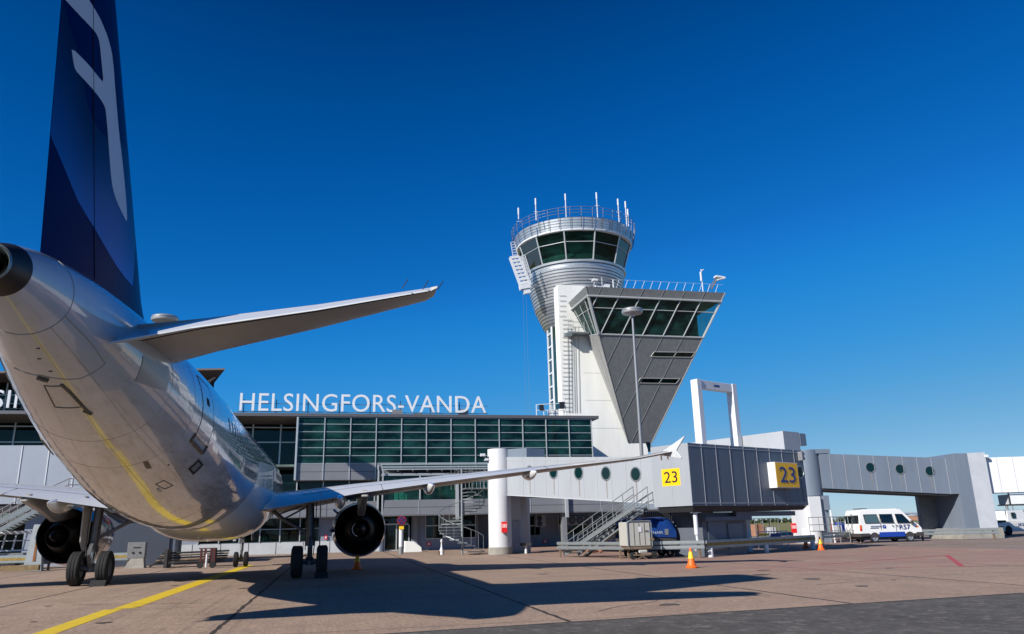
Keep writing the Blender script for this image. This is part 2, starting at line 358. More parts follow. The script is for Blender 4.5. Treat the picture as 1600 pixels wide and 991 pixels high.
# ------------------------------------------------------------------ ground
def ground_mat(name, base, alt, scale, rough, joints=False, red=False, gravel=0.):
    m = bpy.data.materials.new(name); m.use_nodes = True; t = m.node_tree; b = t.nodes['Principled BSDF']; L = t.links.new
    N = t.nodes.new
    tc = N('ShaderNodeTexCoord'); src = tc.outputs['Object']
    def noise(sc, det=6, ro=.6, vec=None):
        n = N('ShaderNodeTexNoise'); n.inputs['Scale'].default_value = sc; n.inputs['Detail'].default_value = det; n.inputs['Roughness'].default_value = ro
        L(vec or src, n.inputs['Vector']); return n.outputs[0]
    def rng(v, a, c, lo=0., hi=1.):
        r = N('ShaderNodeMapRange'); r.inputs['From Min'].default_value = a; r.inputs['From Max'].default_value = c
        r.inputs['To Min'].default_value = lo; r.inputs['To Max'].default_value = hi; L(v, r.inputs['Value']); return r.outputs[0]
    def mix(f, A, B, bt='MIX'):
        x = N('ShaderNodeMix'); x.data_type = 'RGBA'; x.blend_type = bt
        L(f, x.inputs['Factor'])
        for k, q in (('A', A), ('B', B)):
            if isinstance(q, tuple): x.inputs[k].default_value = (*q, 1)
            else: L(q, x.inputs[k])
        return x.outputs['Result']
    def math_(op, a, c=None, d=None):
        x = N('ShaderNodeMath'); x.operation = op
        for k, q in enumerate((a, c, d)):
            if q is None: continue
            if isinstance(q, (int, float)): x.inputs[k].default_value = q
            else: L(q, x.inputs[k])
        return x.outputs[0]
    c = mix(rng(noise(scale), .35, .65), base, alt)
    c = mix(rng(noise(scale*.17, 4), .45, .7, 0, .55), c, tuple(q*.78 for q in base))
    mp = N('ShaderNodeMapping'); mp.inputs['Scale'].default_value = (.8, .5, 1); L(src, mp.inputs[0])
    c = mix(rng(noise(1.2, 5, .7, mp.outputs[0]), .5, .68, 0, .5), c, tuple(q*.6 for q in base))
    mps = N('ShaderNodeMapping'); mps.inputs['Scale'].default_value = (1.2, 1.0, 1); L(src, mps.inputs[0])
    c = mix(rng(noise(2.3, 3, .6, mps.outputs[0]), .64, .69, 0, .65), c, tuple(q*.42 for q in base))
    c = mix(rng(noise(9, 5, .75), .5, .72, 0, .35), c, tuple(q*.55 for q in base)); c = mix(rng(noise(14, 4, .8), .56, .74, 0, .3), c, tuple(min(1, q*1.45) for q in base))
    c = mix(rng(noise(.35, 6, .7), .48, .62, 0, .5), c, tuple(q*.68 for q in base))
    c = mix(rng(noise(26, 8, .85), .38, .62, 0, .3), tuple(q*.72 for q in base), c) if False else c
    gr_ = N('ShaderNodeMix'); gr_.data_type = 'RGBA'; gr_.blend_type = 'MULTIPLY'; gr_.inputs['Factor'].default_value = 1; L(c, gr_.inputs['A']); gm_ = N('ShaderNodeMapping'); gm_.inputs['Scale'].default_value = (1, .3, 1); L(src, gm_.inputs[0]); gc_ = rng(noise(15, 6, .85, gm_.outputs[0]), .36, .64, .66, 1.32); L(gc_, gr_.inputs['B']); c = gr_.outputs['Result']
    h = noise(60, 4)
    if joints:
        sp = N('ShaderNodeSeparateXYZ'); L(src, sp.inputs[0])
        wob = math_('MULTIPLY', math_('SUBTRACT', noise(1.7, 3), .5), .12)
        def jl(o_, off, per, wd):
            v = math_('ADD', math_('ADD', o_, -off), wob)
            fr = math_('ABSOLUTE', math_('SUBTRACT', math_('FRACT', math_('ADD', math_('DIVIDE', v, per), .5)), .5))
            return rng(math_('MULTIPLY', fr, per), wd*.7, wd, 1, 0)
        cellx = math_('FLOOR', math_('DIVIDE', math_('ADD', sp.outputs[0], 1.95), 6.15))
        celly = math_('FLOOR', math_('DIVIDE', math_('ADD', sp.outputs[1], -20.6), 6.15))
        cb = N('ShaderNodeCombineXYZ'); L(cellx, cb.inputs[0]); L(celly, cb.inputs[1])
        wn = N('ShaderNodeTexWhiteNoise'); L(cb.outputs[0], wn.inputs[0])
        c = mix(rng(wn.outputs[0], 0, 1, 0, .35), c, tuple(q*.86 for q in alt))
        jx = jl(sp.outputs[0], -1.95, 6.15, .055); jy = jl(sp.outputs[1], 20.6, 6.15, .022)
        j = math_('MAXIMUM', jx, jy)
        c = mix(math_('MULTIPLY', j, .92), c, (.02, .018, .017))
        # rubber marks of wheels along the lead-in line and dark turning arcs
        mpt = N('ShaderNodeMapping'); mpt.inputs['Scale'].default_value = (5, .12, 1); L(src, mpt.inputs[0])
        near = rng(math_('ABSOLUTE', math_('ADD', sp.outputs[0], 4.6)), 1.2, 6.5, 1, .25)
        c = mix(math_('MULTIPLY', rng(noise(1.0, 5, .7, mpt.outputs[0]), .5, .72, 0, .55), near), c, (.1, .08, .07))
        if red:   # worn reddish slurry bands beyond the stand line
            m1 = rng(sp.outputs[0], 8, 16, 0, 1); m2 = rng(sp.outputs[1], 22, 27, 0, 1)
            m3 = rng(noise(.6, 5), .38, .6, 0, .75)
            c = mix(math_('MULTIPLY', math_('MULTIPLY', m1, m2), m3), c, (.3, .165, .145))
    if gravel:
        mg = N('ShaderNodeMapping'); mg.inputs['Scale'].default_value = (1, .35, 1); L(src, mg.inputs[0])
        c = mix(rng(noise(11, 10, .85, mg.outputs[0]), .4, .6, 0, .8), tuple(q*.5 for q in base), c)
        mq = N('ShaderNodeMapping'); mq.inputs['Scale'].default_value = (1, .9, 1); L(src, mq.inputs[0])
        c = mix(rng(noise(1.5, 5, .65, mq.outputs[0]), .52, .64, 0, .6), c, tuple(q*.4 for q in base)); c = mix(rng(noise(3.4, 5, .7, mq.outputs[0]), .53, .66, 0, .5), c, tuple(q*2.0 for q in base))
        c = mix(rng(noise(23, 6, .9), .6, .7, 0, .8), c, tuple(q*2.6 for q in base))
    L(c, b.inputs['Base Color']); b.inputs['Roughness'].default_value = rough; b.inputs['Specular IOR Level'].default_value = .3
    bp = N('ShaderNodeBump'); bp.inputs['Strength'].default_value = .25+gravel; bp.inputs['Distance'].default_value = .01
    L(h, bp.inputs['Height']); L(bp.outputs[0], b.inputs['Normal'])
    return m
g_grass = ground_mat('grass field', (.17, .165, .045), (.2, .19, .06), .05, .95)
g_apron = ground_mat('reddish concrete', (.375, .262, .19), (.315, .228, .175), .8, .8, joints=True, red=True)
g_asph = ground_mat('grey asphalt', (.125, .113, .104), (.165, .15, .138), 1.5, .9, gravel=.5)
g_asph2 = ground_mat('worn dark asphalt', (.23, .175, .155), (.27, .21, .18), .4, .85)
def sheet(name, poly, z, m):
    b = MB(); b.F(*[b.P((x, y, z)) for x, y in poly]); return tag(b.build(name, m), None, None, kind='structure')
sheet('grass_field', [(-3500, -200), (3500, -200), (3500, 5000), (-3500, 5000)], -.012, g_grass)
sheet('taxiway', [(-400, -120), (900, -120), (900, 118), (-400, 118)], -.008, g_asph2)
sheet('far_taxiway', [(-400, 260), (1500, 260), (1500, 300), (-400, 300)], -.008, g_asph2)
sheet('apron', [(-120, 12), (34, 12), (34, 48), (58, 70), (58, 100), (-120, 100)], -.004, g_apron)
sheet('service_road', [(-60, -30), (60, -30), (60, 18.3), (14.8, 15.0), (6.6, 14.2), (.9, 13.7), (-60, 12.5)], .0, g_asph)
b = MB(); b.prism([(-60, 12.47, .001), (.9, 13.67, .001), (.9, 13.73, .001), (-60, 12.53, .001)], (0, 0, .006)); b.prism([(.9, 13.67, .001), (14.8, 14.97, .001), (14.8, 15.03, .001), (.9, 13.73, .001)], (0, 0, .006))
tag(b.build('road_joint', m_seam), None, None, kind='structure')
m_ypaint = mat('yellow road paint', (.72, .5, .008), .6, nscale=3.5, namt=.35, dirt=(.33, .22, .06))
m_ypaint2 = mat('faded yellow paint', (.42, .34, .12), .7, nscale=3.5, namt=.4)
m_rpaint = mat('red road paint', (.42, .05, .06), .7, nscale=3, namt=.4, dirt=(.28, .14, .12))
def strip(name, a, b_, wd, m, z=.001):
    a = Vector((a[0], a[1], 0)); b_ = Vector((b_[0], b_[1], 0)); n = (b_-a).normalized().cross(Vector((0, 0, 1)))*wd/2
    q = MB(); q.F(*[q.P(p+Vector((0, 0, z))) for p in (a-n, a+n, b_+n, b_-n)]); return tag(q.build(name, m), None, None, kind='structure')
strip('lead_in_line', (-4.95, 12.55), (-4.95, 20.9), .42, m_ypaint); strip('lead_in_line', (-4.75, 21.0), (-4.35, 46.5), .52, m_ypaint)
strip('stand_line', (18.5, 27.9), (27.2, 31.2), .12, m_rpaint, .0012)
strip('stand_line', (27.2, 31.3), (21.3, 23.9), .19, m_rpaint, .0024); strip('stand_line', (21.3, 23.9), (24, 22.4), .09, m_rpaint, .0012)
strip('stand_line', (12, 25.6), (21.2, 24.1), .06, m_rpaint, .0012); strip('taxi_line', (31, 46.6), (60, 33), .3, m_ypaint2, .0012)
rs_ = random.Random(5)
b = MB()
for x0_, y0_, n_, dx_, dy_ in ((5.2, 15.5, 14, .35, .28), (9.5, 24, 12, .5, -.05), (-2.6, 21.5, 10, -.4, .12), (12.5, 19.2, 10, .4, .1), (1.0, 24.8, 9, .45, -.2), (18, 33, 12, .6, .1)):
    x, y = x0_, y0_
    for k in range(n_):
        nx_, ny_ = x+dx_*rs_.uniform(.5, 1.4)+rs_.uniform(-.08, .08), y+dy_*rs_.uniform(.4, 1.5)+rs_.uniform(-.12, .12)
        w0 = rs_.uniform(.008, .022); b.quad((x, y-w0, .003), (nx_, ny_-w0, .003), (nx_, ny_+w0, .003), (x, y+w0, .003)); x, y = nx_, ny_
tag(b.build('sealed_cracks', m_seam), None, None, kind='structure')
b = MB()
for k in range(26):
    x = rs_.uniform(-7, 22); y = rs_.uniform(15.5, 34); r = rs_.uniform(.05, .22); q_ = 9
    b.F(*[b.P((x+r*rs_.uniform(.6, 1.2)*1.3*cos(2*pi*j/q_), y+r*rs_.uniform(.6, 1.2)*sin(2*pi*j/q_), .0045+k*.00005)) for j in range(q_)])
tag(b.build('oil_stains', mat('oil stain', (.1, .078, .065), .45, nscale=8, namt=.4)), None, None, kind='structure')
# ------------------------------------------------------------------ terminal
T = thing('airport_terminal', 'long grey terminal with green glass box, canopy and high roof behind the airliner', 'terminal', (5, 66.7, 0))
# roof slab, one level, and interior volumes
MB().box(-45, 23.3, 66.55, 95, 11.04, 11.3).build('roof', m_roof, T)
MB().box(-45, -3.3, 66.7, 72, 10.98, 11.03).build('soffit', m_soffit, T)
# main structure behind the glass
MB().box(-45, 22.6, 76.5, 94, 0, 11.0).build('back_wall', m_gint, T)
b = MB(); b.box(-45, 22.5, 67.2, 76.4, 6.95, 7.12); b.box(-45, 22.5, 69.2, 76.4, 2.95, 4.0)
b.build('floor_slab', m_gint2, T)
b = MB()
for i in range(8): b.tube((-1.5+i*3.2, 70.5, 7.15), (-1.5+i*3.2, 70.5, 11), .28, 12)
b.tube((-1.5, 68.3, 7.15), (-1.5, 68.3, 11), .85, 20); b.box(-.5, 22, 69.6, 69.7, 7.15, 8.1); b.bar((-.3, 69, 8.9), (9, 69, 9.6), .3, .3)
b.box(20.0, 20.2, 68, 76, 7.15, 11); b.box(14, 17, 72, 72.3, 7.15, 9.4); b.box(3, 8, 73, 73.3, 7.15, 9.8)
for i in range(14):
    x = 4+i*1.3+random.uniform(-.3, .3); b.box(x, x+random.uniform(.4, .9), 67.6, 68.2, 7.15, 7.15+random.uniform(.5, 1.5))
build_each(b, 'interior_fitting', mat('interior teal', (.16, .6, .5), .7, nscale=1, namt=.5), T)
b = MB()
for i in range(10): b.box(-2.5+i*2.6, -2.5+i*2.6+1.2, 69.5, 69.7, 10.3, 10.36)
build_each(b, 'ceiling_raft', m_gint2, T)
# upper curtain wall
X0, X1 = -3.05, 22.6
Zr = [7.16, 7.79, 8.45, 9.10, 9.77, 10.42, 10.98]
MB().box(X0, X1, 66.75, 66.79, 7.16, 10.98).build('curtain_glass', m_gg, T)
MB().box(22.56, 22.6, 66.8, 76.4, 7.16, 10.98).build('side_glass', m_gg, T)
b = MB(); mx = [X0+(X1-X0)*i/12 for i in range(13)]
for x in mx: b.box(x-.035, x+.035, 66.64, 66.745, 5.8, 11.0)
for z in Zr: b.box(X0, X1, 66.715, 66.742, z-.02, z+.02)
b.build('mullion_grid', m_alu, T)
b = MB(); b.box(X0, X1, 66.70, 66.8, 6.49, 7.12); b.box(X0, X1, 66.70, 66.8, 5.8, 6.46); b.box(X0, X1, 66.8, 69.0, 5.76, 5.8)
b.build('spandrel_panel', m_clad, T)
b = MB(); b.box(-3.2, -3.06, 66.5, 71.5, 5.8, 10.98); b.build('end_fin', m_alu, T)
# recessed glazing left of the box
MB().box(-45, -3.2, 71.5, 71.54, 5.0, 10.98).build('recessed_glass', m_gd, T)
b = MB()
for x in [-4.75-2.35*i for i in range(17)]: b.box(x-.06, x+.06, 71.35, 71.49, 4, 10.98)
for z in (10.7, 9.4, 7.15, 5.9): b.box(-45, -3.2, 71.38, 71.48, z-.05, z+.05)
b.build('recessed_mullions', m_alu, T)
# strip windows and lower cladding
MB().box(-14, 3.7, 67.9, 67.94, 4.08, 5.76).build('strip_window', m_gd, T)
b = MB()
for x in [3.4-2.13*i for i in range(9)]: b.box(x-.05, x+.05, 67.75, 67.88, 4.08, 5.76)
build_each(b, 'strip_mullion', m_alu, T)
b = MB(); b.box(-14, 3.7, 67.4, 67.8, 3.5, 4.08); b.box(-14, 3.7, 67.4, 67.8, 2.9, 3.47); b.box(-14, 3.7, 67.4, 70, 2.84, 2.88)
for x in [1.6-2.13*i for i in range(8)]: b.box(x-.02, x+.02, 67.37, 67.39, 2.9, 4.08)
b.build('lower_spandrel', m_clad, T)
# projecting lower storey with canopy
for x0, x1 in ((3.8, 12.6), (12.6, 30)):
    b = MB(); b.box(x0, x1, 64.3, 64.5, 3.44, 4.02); b.box(x0, x1, 64.3, 64.5, 2.85, 3.41); b.box(x0, x1, 64.3, 69, 2.78, 2.83)
    b.build('lower_spandrel', m_clad, T)
b = MB()
for x in (6.8, 9.9, 13.0, 16.1, 19.2, 22.3, 25.4): b.box(x-.02, x+.02, 64.27, 64.29, 2.85, 4.02)
for x in (9.9, 19.2): b.box(x-.12, x+.12, 64.0, 64.26, 2.4, 5.9)
build_each(b, 'panel_joint', m_alu, T)
MB().box(3.8, 30, 64.45, 64.49, 4.04, 5.95).build('lower_glass', m_gg, T)
b = MB()
for x in [3.85+3.02*i for i in range(9)]: b.box(x-.05, x+.05, 64.3, 64.44, 4.04, 5.95)
b.box(3.8, 30, 64.28, 64.43, 5.95, 6.03); b.box(3.8, 30, 64.3, 69, 6.05, 6.12); b.build('lower_mullions', m_alu, T)
b = MB()
for i in range(10): x = 5+i*2.4; b.box(x, x+random.uniform(.3, 1.2), 66.5, 67, 4.03, 4.03+random.uniform(.7, 1.5))
b.box(3.9, 29.9, 71, 71.2, 4.03, 6)
build_each(b, 'lounge_fitting', MATS['interior teal'], T)
def cp(x, t): return (x, 66.6-2.5*t, 7.0-.62*t)
b = MB(); b.hexa([cp(3.85, 0), cp(3.85, 1), cp(19.5, 1), cp(19.5, 0)]+[(lambda q: (q[0], q[1], q[2]+.03))(q) for q in (cp(3.85, 0), cp(3.85, 1), cp(19.5, 1), cp(19.5, 0))]); b.build('canopy_glass', m_gcan, T)
b = MB()
for i in range(14):
    x = 3.85+i*1.2; b.bar(Vector(cp(x, 0))-Vector((0, 0, .06)), Vector(cp(x, 1))-Vector((0, 0, .06)), .06, .09)
for t_ in (0, .55, 1): b.bar(Vector(cp(3.8, t_))+Vector((0, 0, .06)), Vector(cp(19.5, t_))+Vector((0, 0, .06)), .07, .08)
b.bar((3.85, 64.1, 6.3), (3.85, 64.35, 2.9), .1, .1); b.bar((3.6, 66.6, 7.0), (3.6, 66.6, 2.9), .08, .08)
for k in range(9): b.bar((3.55, 66.6-.28*k, 2.9), (3.55, 66.6-.28*k, 6.9-.07*k), .03, .03)
b.build('canopy_frame', m_alu, T)
# ground floor
MB().box(-14, 3.9, 68.7, 68.9, .93, 2.84).build('ground_wall', m_wall, T)
b = MB(); b.box(-14, 3.9, 68.62, 68.9, 0, .93); b.build('plinth', m_basew, T)
b = MB()
for x in [2.0-2.15*i for i in range(8)]: b.box(x-.015, x+.015, 68.6, 68.62, 0, .93)
build_each(b, 'plinth_joint', m_seam, T)
for i in range(6):
    x = -2.6-1.58*i
    f_ = MB().box(x, x+1.5, 68.62, 68.66, 1.0, 2.8).build('window', m_gd, T)
    q = MB(); q.box(x-.04, x+.04, 68.56, 68.69, .95, 2.84); q.box(x+.04, x+1.54, 68.57, 68.615, 1.95, 2.0); q.build('frame', m_alu, f_)
b = MB(); b.box(3.9, 4.2, 67.6, 68.9, 0, 2.78); b.box(6.5, 12.0, 67.2, 67.4, .0, 2.78); b.box(12.0, 30, 69.6, 69.8, 0, 2.78); b.box(12.0, 12.2, 67.4, 69.6, 0, 2.78)
b.build('ground_wall', m_wall, T)
# glazed doors
dr = MB().box(4.3, 6.3, 67.9, 67.94, .1, 2.75).build('door', m_gd, T)
q = MB()
for x in (4.25, 5.25, 6.3): q.box(x, x+.1, 67.82, 67.96, 0, 2.1)
q.box(4.35, 6.3, 67.83, 67.895, 2.1, 2.22); q.box(4.35, 6.3, 67.83, 67.895, 0, .1); q.build('frame', m_alu, dr)
for x0, x1, z0, z1, yy in ((7.7, 9.1, .95, 2.75, 67.2), (10.7, 11.9, .95, 2.75, 67.2)):
    f_ = MB().box(x0, x1, yy-.05, yy-.01, z0, z1).build('window', m_gd, T)
    q = MB(); q.box(x0-.05, x0, yy-.08, yy-.01, z0, z1); q.box(x1, x1+.05, yy-.08, yy-.01, z0, z1); q.box(x0, x1, yy-.08, yy-.055, z0+.98, z0+1.05); q.box(x0, x1, yy-.08, yy-.055, z0-.05, z0); q.build('frame', m_alu, f_)
for x0, x1 in ((14.2, 16.0), (16.2, 18.2), (20, 22.6), (23, 26)):
    f_ = MB().box(x0, x1, 69.5, 69.54, 1.0, 2.6).build('window', m_gd, T)
    q = MB(); q.box(x0-.06, x0, 69.46, 69.58, 1, 2.7); q.box(x0, x1, 69.46, 69.49, 1.75, 1.82); q.build('frame', m_alu, f_)
b = MB(); b.box(18.9, 19.3, 64.6, 65.2, 0, 2.78); b.box(12.8, 13.2, 64.6, 65.2, 0, 2.78); b.box(6.6, 6.95, 66.7, 67.1, 0, 2.78); b.build('column', m_clad, T)
# small red notices on the walls
def notice(px, py, wpx, hpx, Yp):
    c = atY(px, py, Yp); w_ = wpx/1204*Yp; h_ = hpx/1204*Yp
    o = MB().box(c.x-w_/2, c.x+w_/2, Yp-.03, Yp-.005, c.z-h_/2, c.z+h_/2).build('wall_notice', m_red, T)
    MB().box(c.x-w_*.25, c.x+w_*.25, Yp-.035, Yp-.031, c.z-h_*.25, c.z+h_*.25).build('notice_print', m_white2, o)
notice(670, 850, 7, 6, 67.2); notice(852, 846, 8, 6, 69.6); notice(509, 840, 4, 6, 68.6)
# high hall with projecting roof, left
b = MB(); b.hexa([(-48, 71.3, 11.3), (-13.6, 71.3, 11.3), (-13.6, 89, 11.3), (-48, 89, 11.3), (-48, 71.3, 13.4), (-13.6, 71.3, 14.6), (-13.6, 89, 14.6), (-48, 89, 13.4)]); b.build('upper_hall', m_gint, T)
MB().hexa([(-48, 70.9, 11.3), (-13.4, 70.9, 11.3), (-13.4, 70.95, 11.3), (-48, 70.95, 11.3), (-48, 70.9, 13.42), (-13.4, 70.9, 14.7), (-13.4, 70.95, 14.7), (-48, 70.95, 13.42)]).build('upper_glass', m_gg, T)
b = MB(); b.prism([(-48, 66.7, 13.45), (-9.2, 66.7, 14.88), (-10.84, 72.8, 14.88), (-13.5, 90, 14.8), (-48, 90, 13.5)], (0, 0, .14)); b.build('upper_roof', m_soffit, T)
b = MB()
for i in range(16): x = -13.5-i*2.2; b.box(x-.05, x+.05, 70.75, 70.89, 11.35, 13.45+(x+48)*.0365)
for z in (11.75, 12.5, 13.2): b.box(-48, -13.4, 70.78, 70.88, z-.04, z+.04)
b.tube((-13.3, 70.6, 13.2), (-10.4, 70.0, 14.86), .09); b.tube((-13.3, 70.6, 12.2), (-10.4, 70.0, 14.86), .05)
b.build('upper_mullions', m_alu, T)
b = MB(); b.box(4.7, 5.6, 67, 67.8, 11.3, 11.75); b.box(10.6, 11.4, 67.2, 68, 11.3, 11.9); b.box(5.7+1, 7.4, 68, 69, 11.3, 11.6)
b.build('roof_vent', m_clad, T)
# ------------------------------------------------------------------ rooftop signs
def rooftop_sign(body, xs, xe, z0, z1, Yp, label, post_z):
    s = thing('rooftop_sign', label, 'sign', (xs, Yp, post_z))
    cu = bpy.data.curves.new('t', 'FONT'); cu.body = body; cu.space_character = 1.04
    to = bpy.data.objects.new('t', cu); COL.objects.link(to)
    # advance widths from cumulative strings
    def width(sx):
        cu.body = sx; bpy.context.view_layer.update(); e = to.evaluated_get(bpy.context.evaluated_depsgraph_get())
        bb = [Vector(c) for c in e.bound_box]; return min(v.x for v in bb), max(v.x for v in bb), min(v.y for v in bb), max(v.y for v in bb)
    W_ = width(body); sc = (xe-xs)/(W_[1]-W_[0]); H_ = width('H'); sz = (z1-z0)/(H_[3]-H_[2])
    for i, ch in enumerate(body):
        full = width(body[:i+1]); own = width(ch)
        x1 = full[1]; x0 = x1-(own[1]-own[0])
        yb, yt = own[2], own[3]
        text('letter', ch, m_letter, s, (xs+(x0-W_[0])*sc, Yp-.08, z0+(yb-H_[2])*sz), (1, 0, 0), (0, 0, 1), (x1-x0)*sc, (yt-yb)*sz, .16)
    bpy.data.objects.remove(to); bpy.data.curves.remove(cu)
    q = MB(); q.box(xs-.2, xe+.2, Yp+.08, Yp+.12, z0-.06, z0-.01); q.box(xs-.2, xe+.2, Yp+.08, Yp+.12, z0+.62, z0+.66)
    k = 0
    while xs+.3+k*2.6 < xe: q.box(xs+.27+k*2.6, xs+.34+k*2.6, Yp+.13, Yp+.2, post_z, z0+1.0); k += 1
    q.build('support_rail', m_roof, s)
Ys = 67.2
a_ = atY(374, 642, Ys); c_ = atY(759, 643, Ys); tz = atY(470, 616, Ys)
rooftop_sign('HELSINGFORS-VANDA', a_.x, c_.x, a_.z, tz.z, Ys, 'white HELSINGFORS-VANDA letters standing along the flat terminal roof edge', 11.3)
s0 = atY(0, 637.5, 67.2)
rooftop_sign('HELSINKI-VANTAA', s0.x-4.05, s0.x+13.2, s0.z, s0.z+1.38, 67.2, 'white HELSINKI-VANTAA letters before the left upper glass, only SIN showing past the fuselage', 11.3)
# window cleaning cradle on the terminal roof by the tower
rc = thing('roof_cradle', 'small white maintenance cradle with railings on terminal roof beside tower', 'machinery', (19.2, 68.5, 11.3))
b = MB(); b.box(17.9, 20.6, 68.2, 69.4, 11.3, 11.45); b.box(19.2, 20.0, 68.4, 69.1, 11.45, 12.1); b.build('base', m_white2, rc)
b = MB()
for x in (17.9, 18.6, 19.4, 20.2, 20.7): b.tube((x, 68.2, 11.4), (x, 68.2, 12.5), .04, 6)
b.tube((17.9, 68.2, 12.5), (20.7, 68.2, 12.7), .04, 6); b.tube((17.9, 68.2, 12.0), (20.7, 68.2, 12.0), .04, 6); b.tube((20.4, 68.2, 12.6), (20.8, 68.5, 13.3), .04, 6)
b.build('railing', m_white2, rc)
b = MB(); b.box(18.2, 18.55, 68.1, 68.5, 12.0, 12.5); b.box(20.1, 20.6, 68.1, 68.6, 12.2, 12.8); b.build('floodlight', m_lamp, rc)
# ------------------------------------------------------------------ control tower
TW = thing('control_tower', 'white concrete control tower with round metal cab and tilted dark glazed wing', 'control tower', (26.7, 82, 0))
# concrete slab
poly = [(22.72, 0), (22.72, 26.8), (26.3, 26.8), (28.8, 19), (30.6, 13.5), (31.8, 9.2), (31.8, 0)]
MB().prism([(x, 76, z) for x, z in poly], (0, 1.5, 0)).build('concrete_shaft', m_conc, TW)
b = MB()
for z in (14.3, 17.2, 20.3, 11.4): b.box(25.2, 30.5 if z < 15 else 28.0, 75.985, 75.998, z-.012, z+.012)
b.build('formwork_joint', mat('joint grey', (.45, .45, .42), .8), TW)
# slim glazed stair strip left of the shaft
MB().box(22.4, 23.4, 77.6, 79.2, 0, 22.5).build('stair_glass', m_gg, TW)
b = MB(); b.box(22.26, 22.39, 77.5, 77.75, 0, 22.5); b.box(22.26, 22.39, 79.1, 79.3, 0, 22.5)
for k in range(15): b.box(22.28, 22.39, 77.76, 79.09, 1.5+k*1.45, 1.66+k*1.45)
b.build('stair_frame', m_white2, TW)
# cab
C0 = (26.7, 82, 0)
prof = [(3.25, 22.7), (3.35, 22.9)]
zz = [22.9, 23.7, 25.6, 28.4, 29.6]; rr = [3.35, 3.9, 4.75, 5.45, 5.65]
def rad(z):
    for i in range(4):
        if z <= zz[i+1]: return rr[i]+(rr[i+1]-rr[i])*(z-zz[i])/(zz[i+1]-zz[i])
    return rr[-1]
pts = []; z = 22.9
while z < 29.6:
    pts += [(rad(z)+.0, z), (rad(z)+.07, z+.05), (rad(z+.3)+.07, z+.28), (rad(z+.3), z+.32)]; z += .34
MB().lathe([(0.2, 22.7)]+pts+[(5.2, 29.75)], C0, n=72).build('cab_cone', m_corr, TW, smooth=35)
b = MB()
for k in range(18):
    z = 22.95+.34*k
    b.lathe([(rad(z+.32)+.078, z+.285), (rad(z+.34)+.10, z+.32), (rad(z+.34)+.078, z+.355)], C0, n=72)
b.build('cone_seam', m_rib, TW, smooth=60)
MB().lathe([(5.3, 29.7), (5.9, 29.72), (5.95, 29.95), (5.3, 30.0)], C0, n=72).build('sill_ring', m_corr, TW, smooth=30)
# glass, twelve flat panes
ga = math.atan2(-82, -26.7)
def gp(k, r, z): a = ga + radians(-5.5-3) + radians(30)*k; return Vector((26.7+r*cos(a), 82+r*sin(a), z))
b = MB()
for k in range(12):
    b.quad(gp(k, 5.66, 30), gp(k+1, 5.66, 30), gp(k+1, 6.62, 33.1), gp(k, 6.62, 33.1))
b.build('cab_glass', m_cabg, TW)
b = MB()
for k in range(12):
    b.tube(gp(k, 5.7, 29.98), gp(k, 6.66, 33.1), .085, 6)
    b.tube(gp(k, 6.3, 31.95), gp(k+1, 6.3, 31.95), .045, 6)
    b.tube(gp(k, 5.72, 30.02), gp(k+1, 5.72, 30.02), .07, 6)
b.build('cab_mullions', m_alu, TW)
b = MB(); b.lathe([(0, 30.02), (5.4, 30.02), (5.4, 30.2), (4.9, 31.0), (4.2, 31.0), (4.2, 30.1)], C0, n=36); b.lathe([(0, 33.1), (6.5, 33.12)], C0, n=36); b.lathe([(.9, 30), (.9, 33.1)], C0, n=12)
b.build('cab_interior', m_gint, TW)
b = MB(); b.lathe([(6.4, 33.08), (6.75, 33.1), (6.78, 33.28), (7.0, 34.5), (6.9, 34.55), (6.7, 34.3), (0.1, 34.3)], C0, n=72); b.build('cab_roof', m_corr, TW, smooth=30)
b = MB(); b.lathe([(6.45, 33.06), (6.79, 33.07), (6.83, 33.2), (6.8, 33.26)], C0, n=72); b.build('roof_rim', m_white2, TW, smooth=40)
b = MB()
for z, r in ((33.5, 6.87), (33.8, 6.93), (34.1, 6.97), (34.4, 7.02)): b.lathe([(r+.18, z-.02), (r+.2, z), (r+.18, z+.02)], C0, n=72)
for k in range(36):
    a = 2*pi*k/36; b.bar((26.7+6.95*cos(a), 82+6.95*sin(a), 33.25), (26.7+7.22*cos(a), 82+7.22*sin(a), 34.6), .05, .05)
b.build('parapet_grille', m_rib, TW)
b = MB()
for z in (34.9, 35.25, 35.6):
    P_ = [(26.7+7.3*cos(2*pi*k/60), 82+7.3*sin(2*pi*k/60), z) for k in range(61)]; b.path(P_, .022, 5)
for k in range(36):
    a = 2*pi*k/36; b.tube((26.7+7.2*cos(a), 82+7.2*sin(a), 34.4), (26.7+7.3*cos(a), 82+7.3*sin(a), 35.6), .02, 5)
b.build('roof_railing', m_railg, TW)
for px, py, top in ((811, 365, 325), (838, 350, 310), (885, 345, 303), (934, 342, 301), (968, 355, 311), (980, 362, 315), (983, 364, 327)):
    p = atY(px, py, 82-5.5); q = atY(px-2, top, 82-5.5)
    b = MB(); b.tube((p.x, p.y, 34.3), (p.x, p.y, q.z), .055, 6); b.tube((p.x, p.y, q.z-.8), (p.x, p.y, q.z), .09, 6); b.tube((p.x-.25, p.y, q.z-1.6), (p.x+.25, p.y, q.z-1.6), .03, 4)
    b.build('antenna', m_white2, TW)
